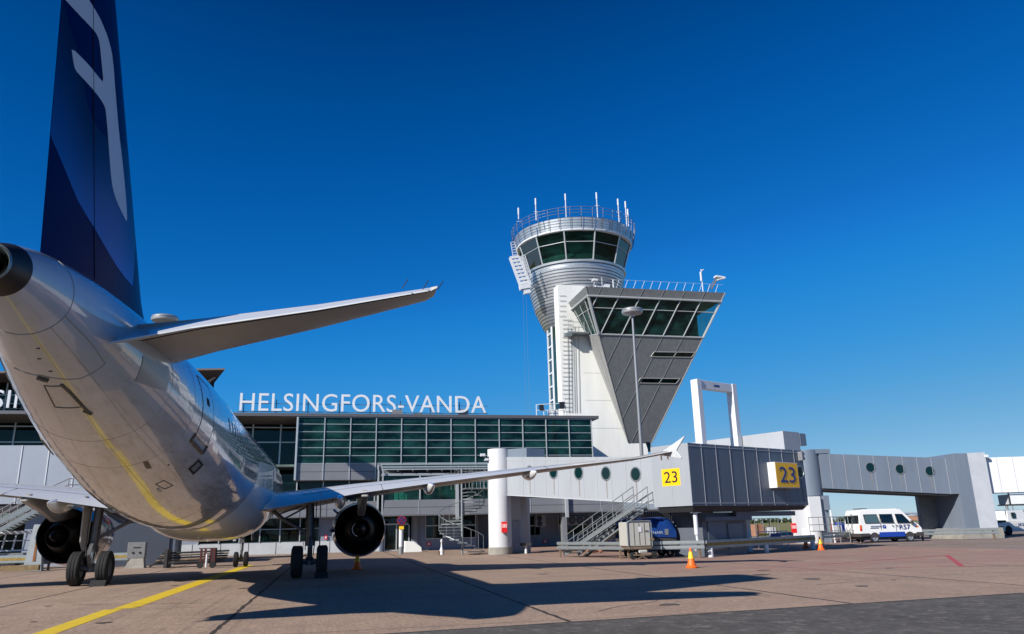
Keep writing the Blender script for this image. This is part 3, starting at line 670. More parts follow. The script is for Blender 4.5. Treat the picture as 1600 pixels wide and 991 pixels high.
# gondola ladder at the left of the cab
def cl(px, py, D_=79.): return atY(px, py, D_)
b = MB()
L0, L1, L2, L3 = cl(797, 403), cl(811, 401), cl(829, 446), cl(814, 449)
b.bar(L0, L3, .14, .3); b.bar(L1, L2, .14, .3)
for k in range(9): t_ = k/8; b.bar(L0.lerp(L3, t_), L1.lerp(L2, t_), .16, .28)
mid0 = L0.lerp(L1, .5); mid1 = L3.lerp(L2, .5); b.bar(mid0, mid1, .06, .2)
M0, M1, M2, M3 = cl(815, 400, 78), cl(820, 399, 78), cl(830, 432, 78), cl(826, 437, 78)
b.bar(M0, M3, .07, .1); b.bar(M1, M2, .07, .1)
for k in range(8): t_ = k/7; b.bar(M0.lerp(M3, t_), M1.lerp(M2, t_), .07, .07)
N0, N1, N2, N3 = cl(798, 379), cl(804, 378), cl(810, 402), cl(802, 403)
b.bar(N0, N3, .06, .06); b.bar(N1, N2, .06, .06)
for k in range(7): t_ = k/6; b.bar(N0.lerp(N3, t_), N1.lerp(N2, t_), .06, .06)
b.bar(cl(812, 450), cl(828, 447), .6, .5); b.bar(cl(818, 456), cl(828, 454), .4, .6); b.bar(L2, (22.0, 80, L2.z+.3), .2, .2)
b.build('cleaning_gondola', m_white2, TW)
b = MB(); q1 = cl(817, 458); q2 = cl(822, 458); b.tube(q1, (q1.x, q1.y, 11.4), .012, 4); b.tube(q2, (q2.x, q2.y, 11.4), .012, 4)
b.build('gondola_cable', m_galv, TW)
# tilted dark wing
A = Vector((23.85, 70.03, 24.8)); B = Vector((39.12, 70.03, 24.8)); Cc = Vector((32.28, 75.9, 9.95)); Dd = Vector((29.64, 75.9, 9.95))
def fp(u, v):   # u along the width, v down the face
    return A.lerp(Dd, v).lerp(B.lerp(Cc, v), u)
nrm = (B-A).cross(Dd-A).normalized();
if nrm.y > 0: nrm = -nrm
Ab = Vector((23.85, 75.98, 24.8)); Bb = Vector((39.12, 84, 24.8)); Db = Vector((29.66, 75.98, 9.95)); Cb = Vector((32.28, 82, 9.95))
Eb = atY(917, 525, 75.98)
vz = lambda z: (24.8-z)/14.85
v1, v2 = vz(23.9), vz(20.35)
def section(b, va, vb, ua=0., ub=1., push=0.):
    p = [fp(ua, va), fp(ub, va), fp(ub, vb), fp(ua, vb)]
    p = [q+nrm*push for q in p]; b.quad(*p)
# solid body inset behind the face
b = MB()
def ins(P): return P + Vector((0, .12, 0))
lowA, lowB = fp(0, v2), fp(1, v2)
lowAb = Eb.copy(); lowBb = Bb.lerp(Cb, v2)
for g_ in ([lowA, lowB, Cc, Dd], [lowB, lowBb, Cb, Cc], [lowAb, lowA, Dd, Db], [Dd, Cc, Cb, Db], [lowBb, lowAb, Db, Cb], [lowA, lowAb, lowBb, lowB]): b.quad(*g_)
b.build('wing_body', [m_slab], TW)
# left flank under the glazing, its sunlit look put into a lighter colour
b = MB(); off = Vector((-.03, -.01, 0)); b.quad(lowA+off, lowAb+off, Db+off, Dd+off); b.build('flank_sunlit_sheet', m_slabl, TW)
b = MB()
for t_ in (.35, .7): b.bar(lowA.lerp(lowAb, t_)+off*2, Dd.lerp(Db, t_)+off*2, .04, .04)
b.build('flank_seam', m_alu, TW)
# parapet band
b = MB()
pa = [A, B, Bb, Ab]; abv = Ab.lerp(Eb, .2); pb = [fp(0, v1), fp(1, v1), Bb.lerp(Cb, v1), abv]
for k in range(4): j = (k+1) % 4; b.quad(pa[k], pa[j], pb[j], pb[k])
b.quad(*pb); b.quad(*pa)
b.build('parapet', m_slab, TW)
b = MB(); q0 = [p+Vector((-.08 if k in (0, 3) else .08, -.1 if k < 2 else 0, 0)) for k, p in enumerate(pb)]
b.tube(q0[0], q0[1], .11, 8); b.tube(q0[3], q0[0], .11, 8); b.build('eaves_trim', m_alu, TW)
# glazing
b = MB(); section(b, v1, v2, .012, .99, -.05); b.build('wing_glass', m_gg, TW)
b = MB(); b.quad(fp(0, v1), abv, lowAb, lowA); b.build('flank_glass', m_gg, TW)
MB().box(27.5, 37.5, 73.6, 81, 20.4, 23.9).build('wing_core', m_gint, TW)
b = MB(); vm = v1+(v2-v1)*.3
b.tube(fp(0, v1), fp(0, v2), .16, 6); b.tube(fp(1, v1), fp(1, v2), .12, 6); b.tube(fp(0, vm), fp(1, vm), .045, 6); b.tube(fp(0, v2), fp(1, v2), .09, 6)
# seams parallel to the right hand edge: direction B->C
dR = (Cc-B)
def seam_pt(u, v):   # starts u along the top, runs parallel to the right edge
    return A.lerp(B, u) + dR*v
left_u = lambda v: ((A.lerp(Dd, v)-A.lerp(B, 0)-dR*v).x)/((B-A).x)
for k in range(1, 7):
    u = 1-k*.148
    va = 0.; vb = 1.
    # stop at left edge: left_u(v) = u
    lu1 = left_u(1.)
    vend = min(1., u/lu1) if lu1 > 0 else 1.
    if vend > v1: b.tube(seam_pt(u, v1)+nrm*.03, seam_pt(u, min(v2, vend))+nrm*.03, .06, 6)
b.build('glazing_bars', m_alu, TW)
b = MB()
for k in range(1, 7):
    u = 1-k*.148; vend = min(1., u/left_u(1.))
    b.tube(seam_pt(u, 0)+nrm*.015, seam_pt(u, v1)+nrm*.015, .02, 4)
    if vend > v2: b.tube(seam_pt(u, v2)+nrm*.015, seam_pt(u, vend)+nrm*.015, .022, 4)
b.tube(B, Cc, .07, 6); b.tube(A, Dd, .05, 6)
b.build('panel_seam', mat('fine seam', (.24, .24, .24), .6), TW)
b = MB()
for t_ in (.22, .55, .9):
    b.tube(fp(0, v1).lerp(abv, t_), lowA.lerp(lowAb, t_), .07 if t_ < .3 else .05, 6)
b.tube(fp(0, vm), abv.lerp(lowAb, .3), .04, 6); b.tube(lowA, lowAb, .06, 6)
b.build('flank_bars', m_alu, TW)
for px0, px1, py0, py1 in ((1020, 1084, 550, 558.5), (999, 1060, 591, 599.5)):
    def onface(px, py):
        d = ray(px, py); t_ = (A-O).dot(nrm)/d.dot(nrm); return O+d*t_
    P4 = [onface(px0+2, py0), onface(px1+2, py0+1), onface(px1-4, py1), onface(px0-3, py1-1)]
    b = MB(); b.prism([p+nrm*.012 for p in P4], nrm*.01); w_ = b.build('slot_window', m_gd, TW)
    q = MB()
    for i in range(4): q.tube(P4[i]+nrm*.02, P4[(i+1) % 4]+nrm*.02, .05, 5)
    q.tube(P4[0].lerp(P4[1], .55)+nrm*.02, P4[3].lerp(P4[2], .55)+nrm*.02, .04, 5); q.build('frame', m_slabl, w_)
MB().box(29.7, 32.2, 76.1, 80, 9.0, 9.94).build('wing_foot', m_gd, TW)
# roof rail, mast and floodlight on the wing
b = MB()
for k in range(13):
    x = 27.2+k*.91; b.tube((x, 70.3, 24.8), (x+.28, 70.05, 25.65), .02, 5)
b.tube((24.2, 70.05, 25.65), (39.0, 70.05, 25.7), .01, 4); b.build('wing_railing', m_white2, TW)
b = MB(); b.box(25.3, 26.1, 71, 71.8, 24.8, 25.3); b.box(26.3, 26.8, 71, 71.6, 24.8, 25.45); b.box(24.9, 25.4, 70.6, 71.1, 25.65, 25.85); b.tube((25.0, 70.8, 24.8), (25.1, 70.8, 26.0), .03); b.tube((25.9, 70.8, 24.8), (25.9, 70.8, 26.1), .03); b.tube((24.6, 70.8, 25.8), (25.4, 70.8, 25.9), .03)
b.tube((27.1, 70.8, 24.8), (27.1, 70.8, 25.9), .06); b.build('roof_equipment', m_white2, TW)
b = MB(); p = atY(1098, 450, 71); b.tube((p.x, 71, 24.8), (p.x, 71, 27.6), .05, 6); b.tube((p.x-.08, 71, 26.3), (p.x-.08, 71, 27.3), .1, 6); b.tube((p.x, 71, 27.4), (p.x+.3, 71, 27.6), .05); b.build('antenna', m_white2, TW)
b = MB(); p = atY(1124, 435, 70.6); p0_ = atY(1112, 452, 70.6); b.tube(p0_, p-Vector((.3, 0, .1)), .07, 6); b.tube(p0_+Vector((-.3, 0, 0)), p-Vector((.5, 0, .1)), .04, 6); b.build('lamp_bracket', m_galvd, TW)
b = MB(); b.bar(p+Vector((-.5, 0, .15)), p+Vector((.5, 0, .05)), .6, .16); b.bar(p+Vector((-.35, -.1, -.25)), p+Vector((.55, -.1, .0)), .5, .12); b.build('floodlight', m_white2, TW)
# ladder, balcony and cables on the shaft
b = MB()
def sh(px, py): return atY(px, py, 75.93)
for px in (888, 893):
    b.tube(sh(px-1, 512), sh(px+1, 645), .025, 5)
for k in range(22):
    y = 500+k*6.8; b.tube(sh(879, y), sh(894, y), .022, 4)
for px in (898, 901, 906): b.tube(sh(px-3, 510), sh(px, 645), .02, 4)
for y in (462, 470, 478, 486, 494): b.tube(sh(874, y), sh(884, y), .02, 4)
b.build('wall_ladder', m_galv, TW)
b = MB(); p = sh(883, 523); q = sh(916, 521); b.box(p.x, q.x, 74.7, 75.98, p.z-.12, p.z+.05)
for k in range(5): x = p.x+(q.x-p.x)*k/4; b.tube((x, 74.75, p.z), (x, 74.75, p.z+1.15), .03, 5)
for z in (.55, 1.1): b.tube((p.x, 74.75, p.z+z), (q.x, 74.75, p.z+z), .03, 5)
b.box(p.x-.3, p.x+.4, 74.7, 75.5, p.z-.4, p.z-.12)
b.build('balcony', m_galv, TW)
# ------------------------------------------------------------------ lamp posts
def lamp_post(loc, h, r, label):
    t = thing('lamp_post', label, 'lamp post', loc, 0, 'tall lamp posts with round lamp heads')
    MB().tube((0, 0, 0), (0, 0, h-.5), .17*h/18, 14, .09*h/18).build('pole', m_clad, t, smooth=40, local=True)
    MB().lathe([(.02, -.5), (.14, -.5), (.2, -.32), (r*.95, -.22), (r, -.12), (r, .04), (r*.93, .12), (r*.9, .14), (r*.6, .2), (.01, .22)], (0, 0, h-.1), n=36).build('lamp_head', mat('lamp aluminium', (.42, .43, .44), .4, metal=.6), t, smooth=35, local=True)
    b = MB(); b.lathe([(r+.005, -.03), (r+.012, -.02), (r+.005, -.01)], (0, 0, h-.1), n=36); b.build('joint_line', m_seam, t, local=True)
    return t
lamp_post((22.5, 55, 0), atY(989, 484, 55).z, .83, 'tall grey lamp post with round disc head standing before the tower wing')
lamp_post((-12.36, 58, 0), 16.95, .93, 'round disc lamp head showing just above the tailplane root')
lamp_post((63.9, 150.6, 0), 19.1, .8, 'small distant lamp post at foot of the tower wing')
# ------------------------------------------------------------------ boarding bridge 23
P0 = (11.08, 50.8); AZ = radians(156); e1 = (sin(AZ), cos(AZ)); n1 = (-e1[1], e1[0])   # n1 points to the right/back
if n1[0] < 0: n1 = (-n1[0], -n1[1])
FB = frameL(P0, e1, n1)
def onB(px, py, s=0.):
    o = (P0[0]+n1[0]*s, P0[1]+n1[1]*s); w_ = atPl(px, py, o, (o[0]+e1[0], o[1]+e1[1])); return (w_.x-o[0])*e1[0]+(w_.y-o[1])*e1[1], w_.z
BR = thing('boarding_bridge', 'grey boarding bridge with portholes and two yellow 23 signs, right of the airliner wing', 'boarding bridge', (14, 44, 0))
b = MB(FB); T0, T1 = 0.0, 13.15
zb = lambda t: 3.72-.078*t; ztp = lambda t: 6.2-.083*t
b.hexa([(T0, 0, zb(T0)), (T1, 0, zb(T1)), (T1, 2.5, zb(T1)), (T0, 2.5, zb(T0)), (T0, 0, ztp(T0)), (T1, 0, ztp(T1)), (T1, 2.5, ztp(T1)), (T0, 2.5, ztp(T0))])
b.build('corridor', m_clad2, BR)
b = MB(FB)
for t in [1.9+2.31*i+d for i in range(5) for d in (0, 1.15)]:
    if t < T1-.2: b.bar((t, -.012, zb(t)), (t, -.012, ztp(t)), .025, .02)
b.bar((0, -.01, zb(0)+.01), (T1, -.01, zb(T1)+.01), .03, .05); b.bar((0, -.01, ztp(0)-.2), (T1, -.01, ztp(T1)-.2), .015, .02)
build_each(b, 'panel_joint', mat('light joint', (.42, .44, .46), .5), BR)
b = MB(FB); b.hexa([(-.6, .1, 5.2), (2.2, .1, 6.0), (2.2, 1.6, 6.0), (-.6, 1.6, 5.2), (-.6, .1, 6.75), (2.2, .1, 6.6), (2.2, 1.6, 6.6), (-.6, 1.6, 6.75)]); b.build('roof_unit', m_clad3, BR)
def porthole(FR, t, s, z, r, par, az=None, stain=True, sgn=-1):
    q = MB(FR); n = 28
    R = [[(t+rad_*cos(2*pi*k/n), s+sgn*d_, z+rad_*sin(2*pi*k/n)) for k in range(n)] for rad_, d_ in ((r+.05, .0), (r+.05, .03), (r-.02, .035), (r-.03, .008))]
    q.rings(R); w_ = q.build('porthole', m_galv, par, smooth=40)
    q = MB(FR); q.F(*[q.P((t+(r-.02)*cos(2*pi*k/n), s+sgn*.012, z+(r-.02)*sin(2*pi*k/n))) for k in range(n)]); q.build('pane', m_portg, w_)
    if stain:
        q = MB(FR); q.hexa([(t-.025, s+sgn*.004, z-r-1.0), (t+.03, s+sgn*.004, z-r-1.0), (t+.03, s+sgn*.006, z-r-1.0), (t-.025, s+sgn*.006, z-r-1.0), (t-.05, s+sgn*.004, z-r-.04), (t+.05, s+sgn*.004, z-r-.04), (t+.05, s+sgn*.006, z-r-.04), (t-.05, s+sgn*.006, z-r-.04)])
        q.build('rust_streak', mat('streak grime', (.27, .25, .22), .7, nscale=9, namt=.4), w_)
m_portg = mat('porthole glass', (.003, .02, .022), .08, spec=.35)
for i in range(4): porthole(FB, 4.97+2.31*i, 0, 4.87-.195*i, .36, BR)
porthole(FB, 2.6, 0, 5.05, .36, BR)
# head box
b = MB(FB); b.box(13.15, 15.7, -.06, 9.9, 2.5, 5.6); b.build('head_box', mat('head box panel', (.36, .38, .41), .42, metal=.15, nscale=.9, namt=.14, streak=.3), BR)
b = MB(FB); b.box(15.702, 15.712, -.04, 9.88, 2.52, 5.58); b.build('front_shade_sheet', m_shadef, BR)  # thin sheet over the front, its dark colour stands for shade
b = MB(FB)
for k in range(8): b.bar((15.72, .95+1.15*k, 2.5), (15.72, .95+1.15*k, 5.6), .022, .022)
build_each(b, 'rib', mat('rib grey', (.26, .28, .32), .5), BR)
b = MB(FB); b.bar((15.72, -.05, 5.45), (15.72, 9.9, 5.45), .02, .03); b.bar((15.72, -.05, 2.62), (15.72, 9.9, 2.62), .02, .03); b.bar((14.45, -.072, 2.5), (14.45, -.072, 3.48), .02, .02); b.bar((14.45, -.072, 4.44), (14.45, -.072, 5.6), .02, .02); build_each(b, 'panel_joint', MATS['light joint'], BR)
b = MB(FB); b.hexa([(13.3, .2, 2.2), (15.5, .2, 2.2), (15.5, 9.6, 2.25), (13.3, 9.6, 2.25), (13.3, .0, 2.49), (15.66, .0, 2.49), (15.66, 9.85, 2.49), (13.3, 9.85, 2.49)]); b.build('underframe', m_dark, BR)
b = MB(FB); b.box(6.0, 15.66, 8.3, 9.85, 5.61, 6.65); b.build('roof_unit', m_clad2, BR)
b = MB(FB); b.box(15.4, 15.68, 9.9, 10.5, 5.9, 6.6); b.box(13.4, 15.3, 9.9, 10.4, 2.6, 5.6); b.build('canopy_hood', m_clad3, BR)
b = MB(FB); b.box(9, 13, 4.4, 7.8, 5.2, 5.95); b.build('roof_unit', m_clad2, BR)
b = MB(FB); b.box(2.5, 13.1, 8.3, 11.0, 2.6, 5.6); b.build('cross_corridor', m_clad3, BR)
porthole(FB, 15.7, 0, 0, .01, BR, stain=False) if False else None
FD = frameL((P0[0]+e1[0]*15.7, P0[1]+e1[1]*15.7), n1, (-e1[0], -e1[1]))   # local x = along dark face, y = inward
porthole(FD, 9.45, 0, 4.35, .33, BR, stain=False)
b = MB(FD); b.bar((9.5, -.01, 2.7), (9.45, -.01, 4.0), .03, .02); b.build('cable', m_hose, BR)
# signs on the bridge
def sign23(FR, x0, x1, z0, z1, depth, name, xd, par, ink, fill_side):
    q = MB(FR); q.box(x0, x1, -depth, -.005, z0, z1); s_ = q.build('stand_sign', fill_side, par)
    q = MB(FR); q.box(x0+.03, x1-.03, -depth-.012, -depth-.002, z0+.03, z1-.03); q.build('sign_face', m_signy, s_)
    o = FR((x0+(x1-x0)*.16, -depth-.022, z0+(z1-z0)*.2)); text('numerals', '23', ink, s_, o, xd, (0, 0, 1), (x1-x0)*.68, (z1-z0)*.62, .012)
    return s_
sign23(FB, 13.78, 15.07, 3.5, 4.42, .05, 's', Vector((e1[0], e1[1], 0)), BR, m_ink, m_ink)
sign23(FD, 6.4, 8.5, 3.42, 4.8, .5, 's', Vector((n1[0], n1[1], 0)), BR, m_lblue, m_white2)
b = MB(FD); b.box(9.4, 9.6, -.3, -.02, 5.0, 5.5); sg = b.build('signal_light', m_clad, BR)
b = MB(FD); b.tube((9.72, -.17, 5.37), (9.6, -.17, 5.37), .1, 10); b.tube((9.72, -.17, 5.12), (9.6, -.17, 5.12), .1, 10); b.build('lens', m_lamp, sg)
b = MB(FB); b.bar((13.9, -.12, 4.9), (13.9, -.12, 5.25), .05, .03); b.bar((14.35, -.12, 4.9), (14.35, -.12, 5.25), .05, .03); b.build('bracket', m_galvd, BR)
# entrance pillar at the terminal end: stadium plan
b = MB(); c1 = atZ(775, 866.5); cx, cy = 10.75, 51.3
b.lathe([(.76, .45), (.76, 6.75), (0, 6.75)], (cx, cy, 0), n=36); b.build('round_pillar', mat('white pillar paint', (.62, .63, .65), .45, nscale=1, namt=.1), BR, smooth=40)
b = MB(); b.lathe([(.8, 0), (.8, .45), (.7, .46)], (cx, cy, 0), n=36); b.build('pillar_base', m_concg, BR, smooth=40)
FP = frameL((cx, cy), (0.87, .49), (-.49, .87))
b = MB(FP); b.box(.3, 2.3, -.1, 1.0, 2.15, 3.75); b.box(.3, .75, .1, .9, 0, 2.15); b.box(1.75, 2.3, .1, 1.0, 0, 2.15); b.build('pillar_wall', m_clad2, BR)
b = MB(FP); b.lathe([(.62, 0), (.62, 3.75)], (2.2, .35, 0), n=24); b.build('round_pillar', m_clad2, BR, smooth=40)
d_ = MB(FP).box(.76, 1.74, .0, .05, .05, 2.12).build('door', m_bluegrey, BR)
MB(FP).box(.85, .9, -.06, 0, 1.0, 1.15).build('handle', m_galv, d_)
b = MB(FP); b.box(.15, .85, -.75, .3, 3.75, 6.7); b.build('corridor_end', m_clad2, BR)
# hoist portal standing through the bridge
b = MB(FB)
pl = []
PT = thing('hoist_portal', 'white steel portal frame rising above the head of bridge 23', 'portal frame', tuple(FB((13.0, 1.4, 0))))
def onDd(px, py, t=12.6):
    o = (P0[0]+e1[0]*t, P0[1]+e1[1]*t); w_ = atPl(px, py, o, (o[0]+n1[0], o[1]+n1[1])); return (w_.x-o[0])*n1[0]+(w_.y-o[1])*n1[1], w_.z
sL, zL = onDd(1087, 596); sR, zR = onDd(1142, 603)
print('portal', sL, zL, sR, zR)
for s_ in (sL, sR): b = MB(FB); b.box(12.35, 12.85, s_-.18, s_+.22, 0, zL+.1); b.build('post', m_white2, PT, bevel=.02)
b = MB(FB); b.box(12.4, 12.8, sL+.23, sR-.19, zL-.42, zL+.08); b.build('cross_beam', m_white2, PT, bevel=.02)
b = MB(FB); b.box(12.86, 12.87, (sL+sR)/2-.3, (sL+sR)/2+.2, zL-.25, zL-.13); b.build('plate', m_lblue, PT)
# under the bridge
US = thing('bridge_support', 'dark grey machinery house and beam carrying the head of bridge 23', 'support structure', tuple(FB((14, 4, 0))))
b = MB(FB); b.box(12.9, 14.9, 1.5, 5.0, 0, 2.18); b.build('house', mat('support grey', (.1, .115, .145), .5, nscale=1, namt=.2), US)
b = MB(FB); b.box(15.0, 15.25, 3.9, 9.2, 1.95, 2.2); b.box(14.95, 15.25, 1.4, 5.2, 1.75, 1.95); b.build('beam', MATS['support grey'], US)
b = MB(FB); b.box(14.91, 14.94, 1.9, 3.3, .3, 1.8); b.box(14.91, 14.94, 3.5, 4.7, .3, 1.6); b.build('door', m_shadef, US)
b = MB(FB); b.tube((15.3, .55, 2.2), (15.3, .55, 1.1), .11, 10); b.tube((15.3, .55, 1.1), (15.3, .6, .6), .07, 8); b.tube((15.3, .6, .6), (15.3, .35, .35), .07, 8); b.build('drain_pipe', m_white2, US, smooth=50)
RW = MB(FB)
for k in range(24): RW.box(6.0, 6.06, 6.7+.18*k, 6.8+.18*k, 0, 2.45)
RW.box(3.6, 5.99, 6.6, 11.0, 0, 2.45)
tag(RW.build('ribbed_shed', mat('ribbed dark sheet', (.1, .11, .13), .5, nscale=2, namt=.2)), 'dark ribbed metal shed standing under bridge 23 behind the baggage cart', 'shed')
# bridge stair
ST = thing('bridge_stair', 'galvanised stair with railings leading up to the head of bridge 23', 'stair', tuple(FB((9, -1, 0))))
tb, _ = onB(893, 857, -.9); tt, zt_ = onB(1023, 791, -.9)
print('stair', tb, tt, zt_)
zs0, zs1 = .12, 2.55; tt = 13.1
for s_ in (-1.45, -.45):
    b = MB(FB); b.bar((tb, s_, zs0), (tt, s_, zs1-.02), .06, .2); b.build('stringer', m_galv, ST)
b = MB(FB); n_ = 15
for k in range(n_):
    f_ = (k+.5)/n_; t = tb+(tt-tb)*f_; z = zs0+(zs1-zs0)*f_; b.box(t-.14, t+.14, -1.4, -.5, z-.02, z+.02)
b.build('tread', m_galv, ST)
for s_ in (-1.47, -.43):
    b = MB(FB)
    for hh in (1.0, .62, .28): b.tube((tb+.1, s_, zs0+hh), (tt, s_, zs1+hh), .022, 6)
    for k in range(8):
        f_ = k/7; t = tb+.1+(tt-tb-.1)*f_; z = zs0+(zs1-zs0)*f_; b.tube((t, s_, z), (t-.03, s_, z+1.0), .022, 6)
    b.tube((tb+.1, s_, zs0+1.0), (tb-.05, s_, zs0+.7), .022, 6); b.tube((tb-.05, s_, zs0+.7), (tb-.02, s_, zs0+.1), .022, 6)
    b.build('railing', m_galv, ST)
b = MB(FB); b.bar((tb+1.2, -.95, .05), (tt-.1, -.95, zs1-.35), .3, .08); 
for k in range(9): f_ = .2+.08*k; b.bar((tb+(tt-tb)*f_, -1.2, zs0+(zs1-zs0)*f_-.25), (tb+(tt-tb)*f_+.12, -1.2, zs0+(zs1-zs0)*f_-.18), .05, .05)
b.build('underframe', m_galv, ST)
# spiral stair
SPc = Vector((8.45, 52.7, 0)); SP = thing('spiral_stair', 'galvanised spiral stair winding up beside the white bridge pillar', 'stair', tuple(SPc))
MB().tube(SPc, SPc+Vector((0, 0, 5.6)), .075, 12).build('pole', m_galv, SP, smooth=50)
nst = 20; Rr = 1.55; a0 = radians(-35); da = radians(-21)
hr = []
for k in range(nst):
    a = a0+da*k; z = .2+k*.2
    b = MB(); p = lambda r, aa, zz: (SPc.x+r*cos(aa), SPc.y+r*sin(aa), zz)
    b.prism([p(.08, a, z), p(Rr, a-radians(12), z), p(Rr, a+radians(12), z)], (0, 0, -.05)); b.build('step', m_galv, SP)
    hr.append(p(Rr, a, z+1.0))
b = MB(); b.path(hr, .025, 6); b.path([(x, y, z-1.0) for x, y, z in hr], .02, 4)
for k, q in enumerate(hr): b.tube(q, (q[0], q[1], q[2]-1.0), .014, 5)
b.build('railing', m_galv, SP)
b = MB(); zp = 4.25; a = a0+da*nst; b.box(SPc.x, cx-.3, SPc.y-1.4, SPc.y-.1, zp-.06, zp); b.build('landing', m_galv, SP)
b = MB()
for z in (.5, 1.05): b.path([(SPc.x-.5, SPc.y-1.5, zp+z), (cx-.5, SPc.y-1.5, zp+z)], .022, 6); b.path([(SPc.x-.9, SPc.y+.2, zp+z), (cx-.5, SPc.y+.1, zp+z)], .022, 6)
for k in range(11):
    x = SPc.x-.5+k*.25
    if x < cx-.4: b.tube((x, SPc.y-1.5, zp-.05), (x, SPc.y-1.5, zp+1.05), .014, 5); b.tube((x-.2, SPc.y+.15, zp-.05), (x-.2, SPc.y+.15, zp+1.6), .014, 5)
b.build('landing_railing', m_galv, SP)
# red extinguisher cabinets
def cabinet(loc, az, label):
    t = thing('fire_cabinet', label, 'fire extinguisher cabinet', loc, az, 'red fire extinguisher cabinets')
    MB().box(-.19, .19, -.16, 0, 0, .62).build('case', m_red, t, bevel=.03, local=True)
    q = MB().box(-.17, .17, -.18, -.165, .3, .55).build('notice_print', mat('pale red print', (.75, .3, .28), .4), t, local=True)
    q = MB(); q.box(-.03, .03, -.19, -.182, .36, .5); q.build('pictogram', m_white2, t, local=True)
    q = MB(); q.box(-.2, .2, -.1, -.0, .62, .68); q.build('hood', m_red, t, local=True)
    return t
fc = cabinet((10.85, 50.46, 1.35), radians(-8), 'red extinguisher cabinet on the round white pillar by the spiral stair')
fd = copy_thing(fc, tuple(atD(1241, 833, 56)+Vector((0, 0, 0))), radians(-20), 'red extinguisher cabinet on the white pillar beside the orange cones')
# roof camera on pillar
CM = thing('security_camera', 'small white floodlight on a bracket beside the round pillar top', 'floodlight', (10.0, 51.2, 6.0))
b = MB(); b.box(9.75, 10.0, 51.0, 51.3, 6.0, 6.14); b.box(9.45, 9.75, 50.9, 51.2, 6.28, 6.45); b.build('head', m_white2, CM); MB().tube((10.1, 51.1, 5.8), (9.7, 51.1, 6.3), .04).build('arm', m_galv, CM)
# ------------------------------------------------------------------ second bridge on the right
AZ2 = radians(98); o2 = atD(1270, 740, 60); F2 = frameL((o2.x, o2.y), (sin(AZ2), cos(AZ2)), (-cos(AZ2)*-1*-1, sin(AZ2)))
n2 = (-cos(AZ2), sin(AZ2)); n2 = (n2[0], n2[1]) if n2[1] > 0 else (-n2[0], -n2[1])
F2 = frameL((o2.x, o2.y), (sin(AZ2), cos(AZ2)), n2)
B2 = thing('boarding_bridge', 'blue grey boarding bridge with three round windows in the distance at right', 'boarding bridge', (o2.x, o2.y, 0))
b = MB(F2); b.hexa([(.7, 0, 4.05), (10.9, 0, 3.42), (10.9, 2.6, 3.42), (.7, 2.6, 4.05), (.7, 0, 6.72), (10.9, 0, 6.2), (10.9, 2.6, 6.2), (.7, 2.6, 6.72)]); b.build('corridor', m_clad3, B2)
b = MB(F2)
for k in range(9): t = 1.5+1.19*k; b.bar((t, -.01, 4.05-.0618*(t-.7)), (t, -.01, 6.7-.051*(t-.7)), .03, .025)
build_each(b, 'panel_joint', m_clad2, B2)
b = MB(F2); b.hexa([(.7, .1, 3.9), (10.9, .1, 3.28), (10.9, 2.5, 3.28), (.7, 2.5, 3.9), (.7, .1, 4.04), (10.9, .1, 3.41), (10.9, 2.5, 3.41), (.7, 2.5, 4.04)]); b.build('underframe', m_dark, B2)
for t, z in ((4.73, 5.57), (7.14, 5.4), (9.58, 5.21)): porthole(F2, t, 0, z, .37, B2)
b = MB(F2); b.lathe([(1.1, 3.5), (1.1, 7.0), (0, 7.0)], (-.15, .9, 0), n=32); b.build('rotunda', m_clad3, B2, smooth=40)
b = MB(F2); b.box(.0, 1.6, -.05, 1.6, 6.72, 7.05); b.build('roof_unit', m_clad3, B2)
b = MB(F2); b.box(.55, .95, -.2, .3, 2.4, 3.5); b.box(.2, .9, .0, 1.4, 0, 3.5); b.build('pier_shaft', m_clad3, B2)
b = MB(F2); b.box(-.7, .2, -.3, 1.3, .9, 3.45); b.lathe([(.75, 0), (.75, 1.1), (.0, 1.1)], (-.4, .5, 0), n=28); b.box(-1.5, -.7, .6, 1.4, .0, 3.1); b.build('pier_shaft', mat('white pillar paint', (.7, .71, .73), .45), B2, smooth=40)
b = MB(F2); b.tube((.95, -.3, 0), (.9, -.3, 2.4), .07); b.build('drain_pipe', m_white2, B2)
# slanting pier
w0 = 11.72; w1 = 12.9; w2 = 14.36
MB(F2).box(w0, w1, -.05, 3.6, .8, 6.55).build('pier', m_clad3, B2)
b = MB(F2); b.hexa([(w1, -.05, .8), (w2, -.12, .8), (w2, 3.0, .8), (w1, 3.6, .8), (w1, -.05, 6.56), (w2, -.12, 6.6), (w2, 3.0, 6.6), (w1, 3.6, 6.56)]); b.build('pier', mat('pale pier paint', (.5, .53, .57), .5, nscale=1, namt=.15), B2)
b = MB(F2); b.hexa([(10.9, 0, 3.42), (w0, -.02, 3.42), (w0, 3, 3.42), (10.9, 3, 3.42), (10.9, 0, 6.25), (w0, -.02, 6.53), (w0, 3, 6.53), (10.9, 3, 6.25)]); b.build('corridor_end', m_clad3, B2)
b = MB(F2); b.box(10.3, w0-.01, 3.2, 3.7, .8, 3.4); b.build('pier', m_slab, B2)
b = MB(F2); b.box(11.2, 14.6, -.3, 4, 0, .8); b.build('footing', m_concg, B2)
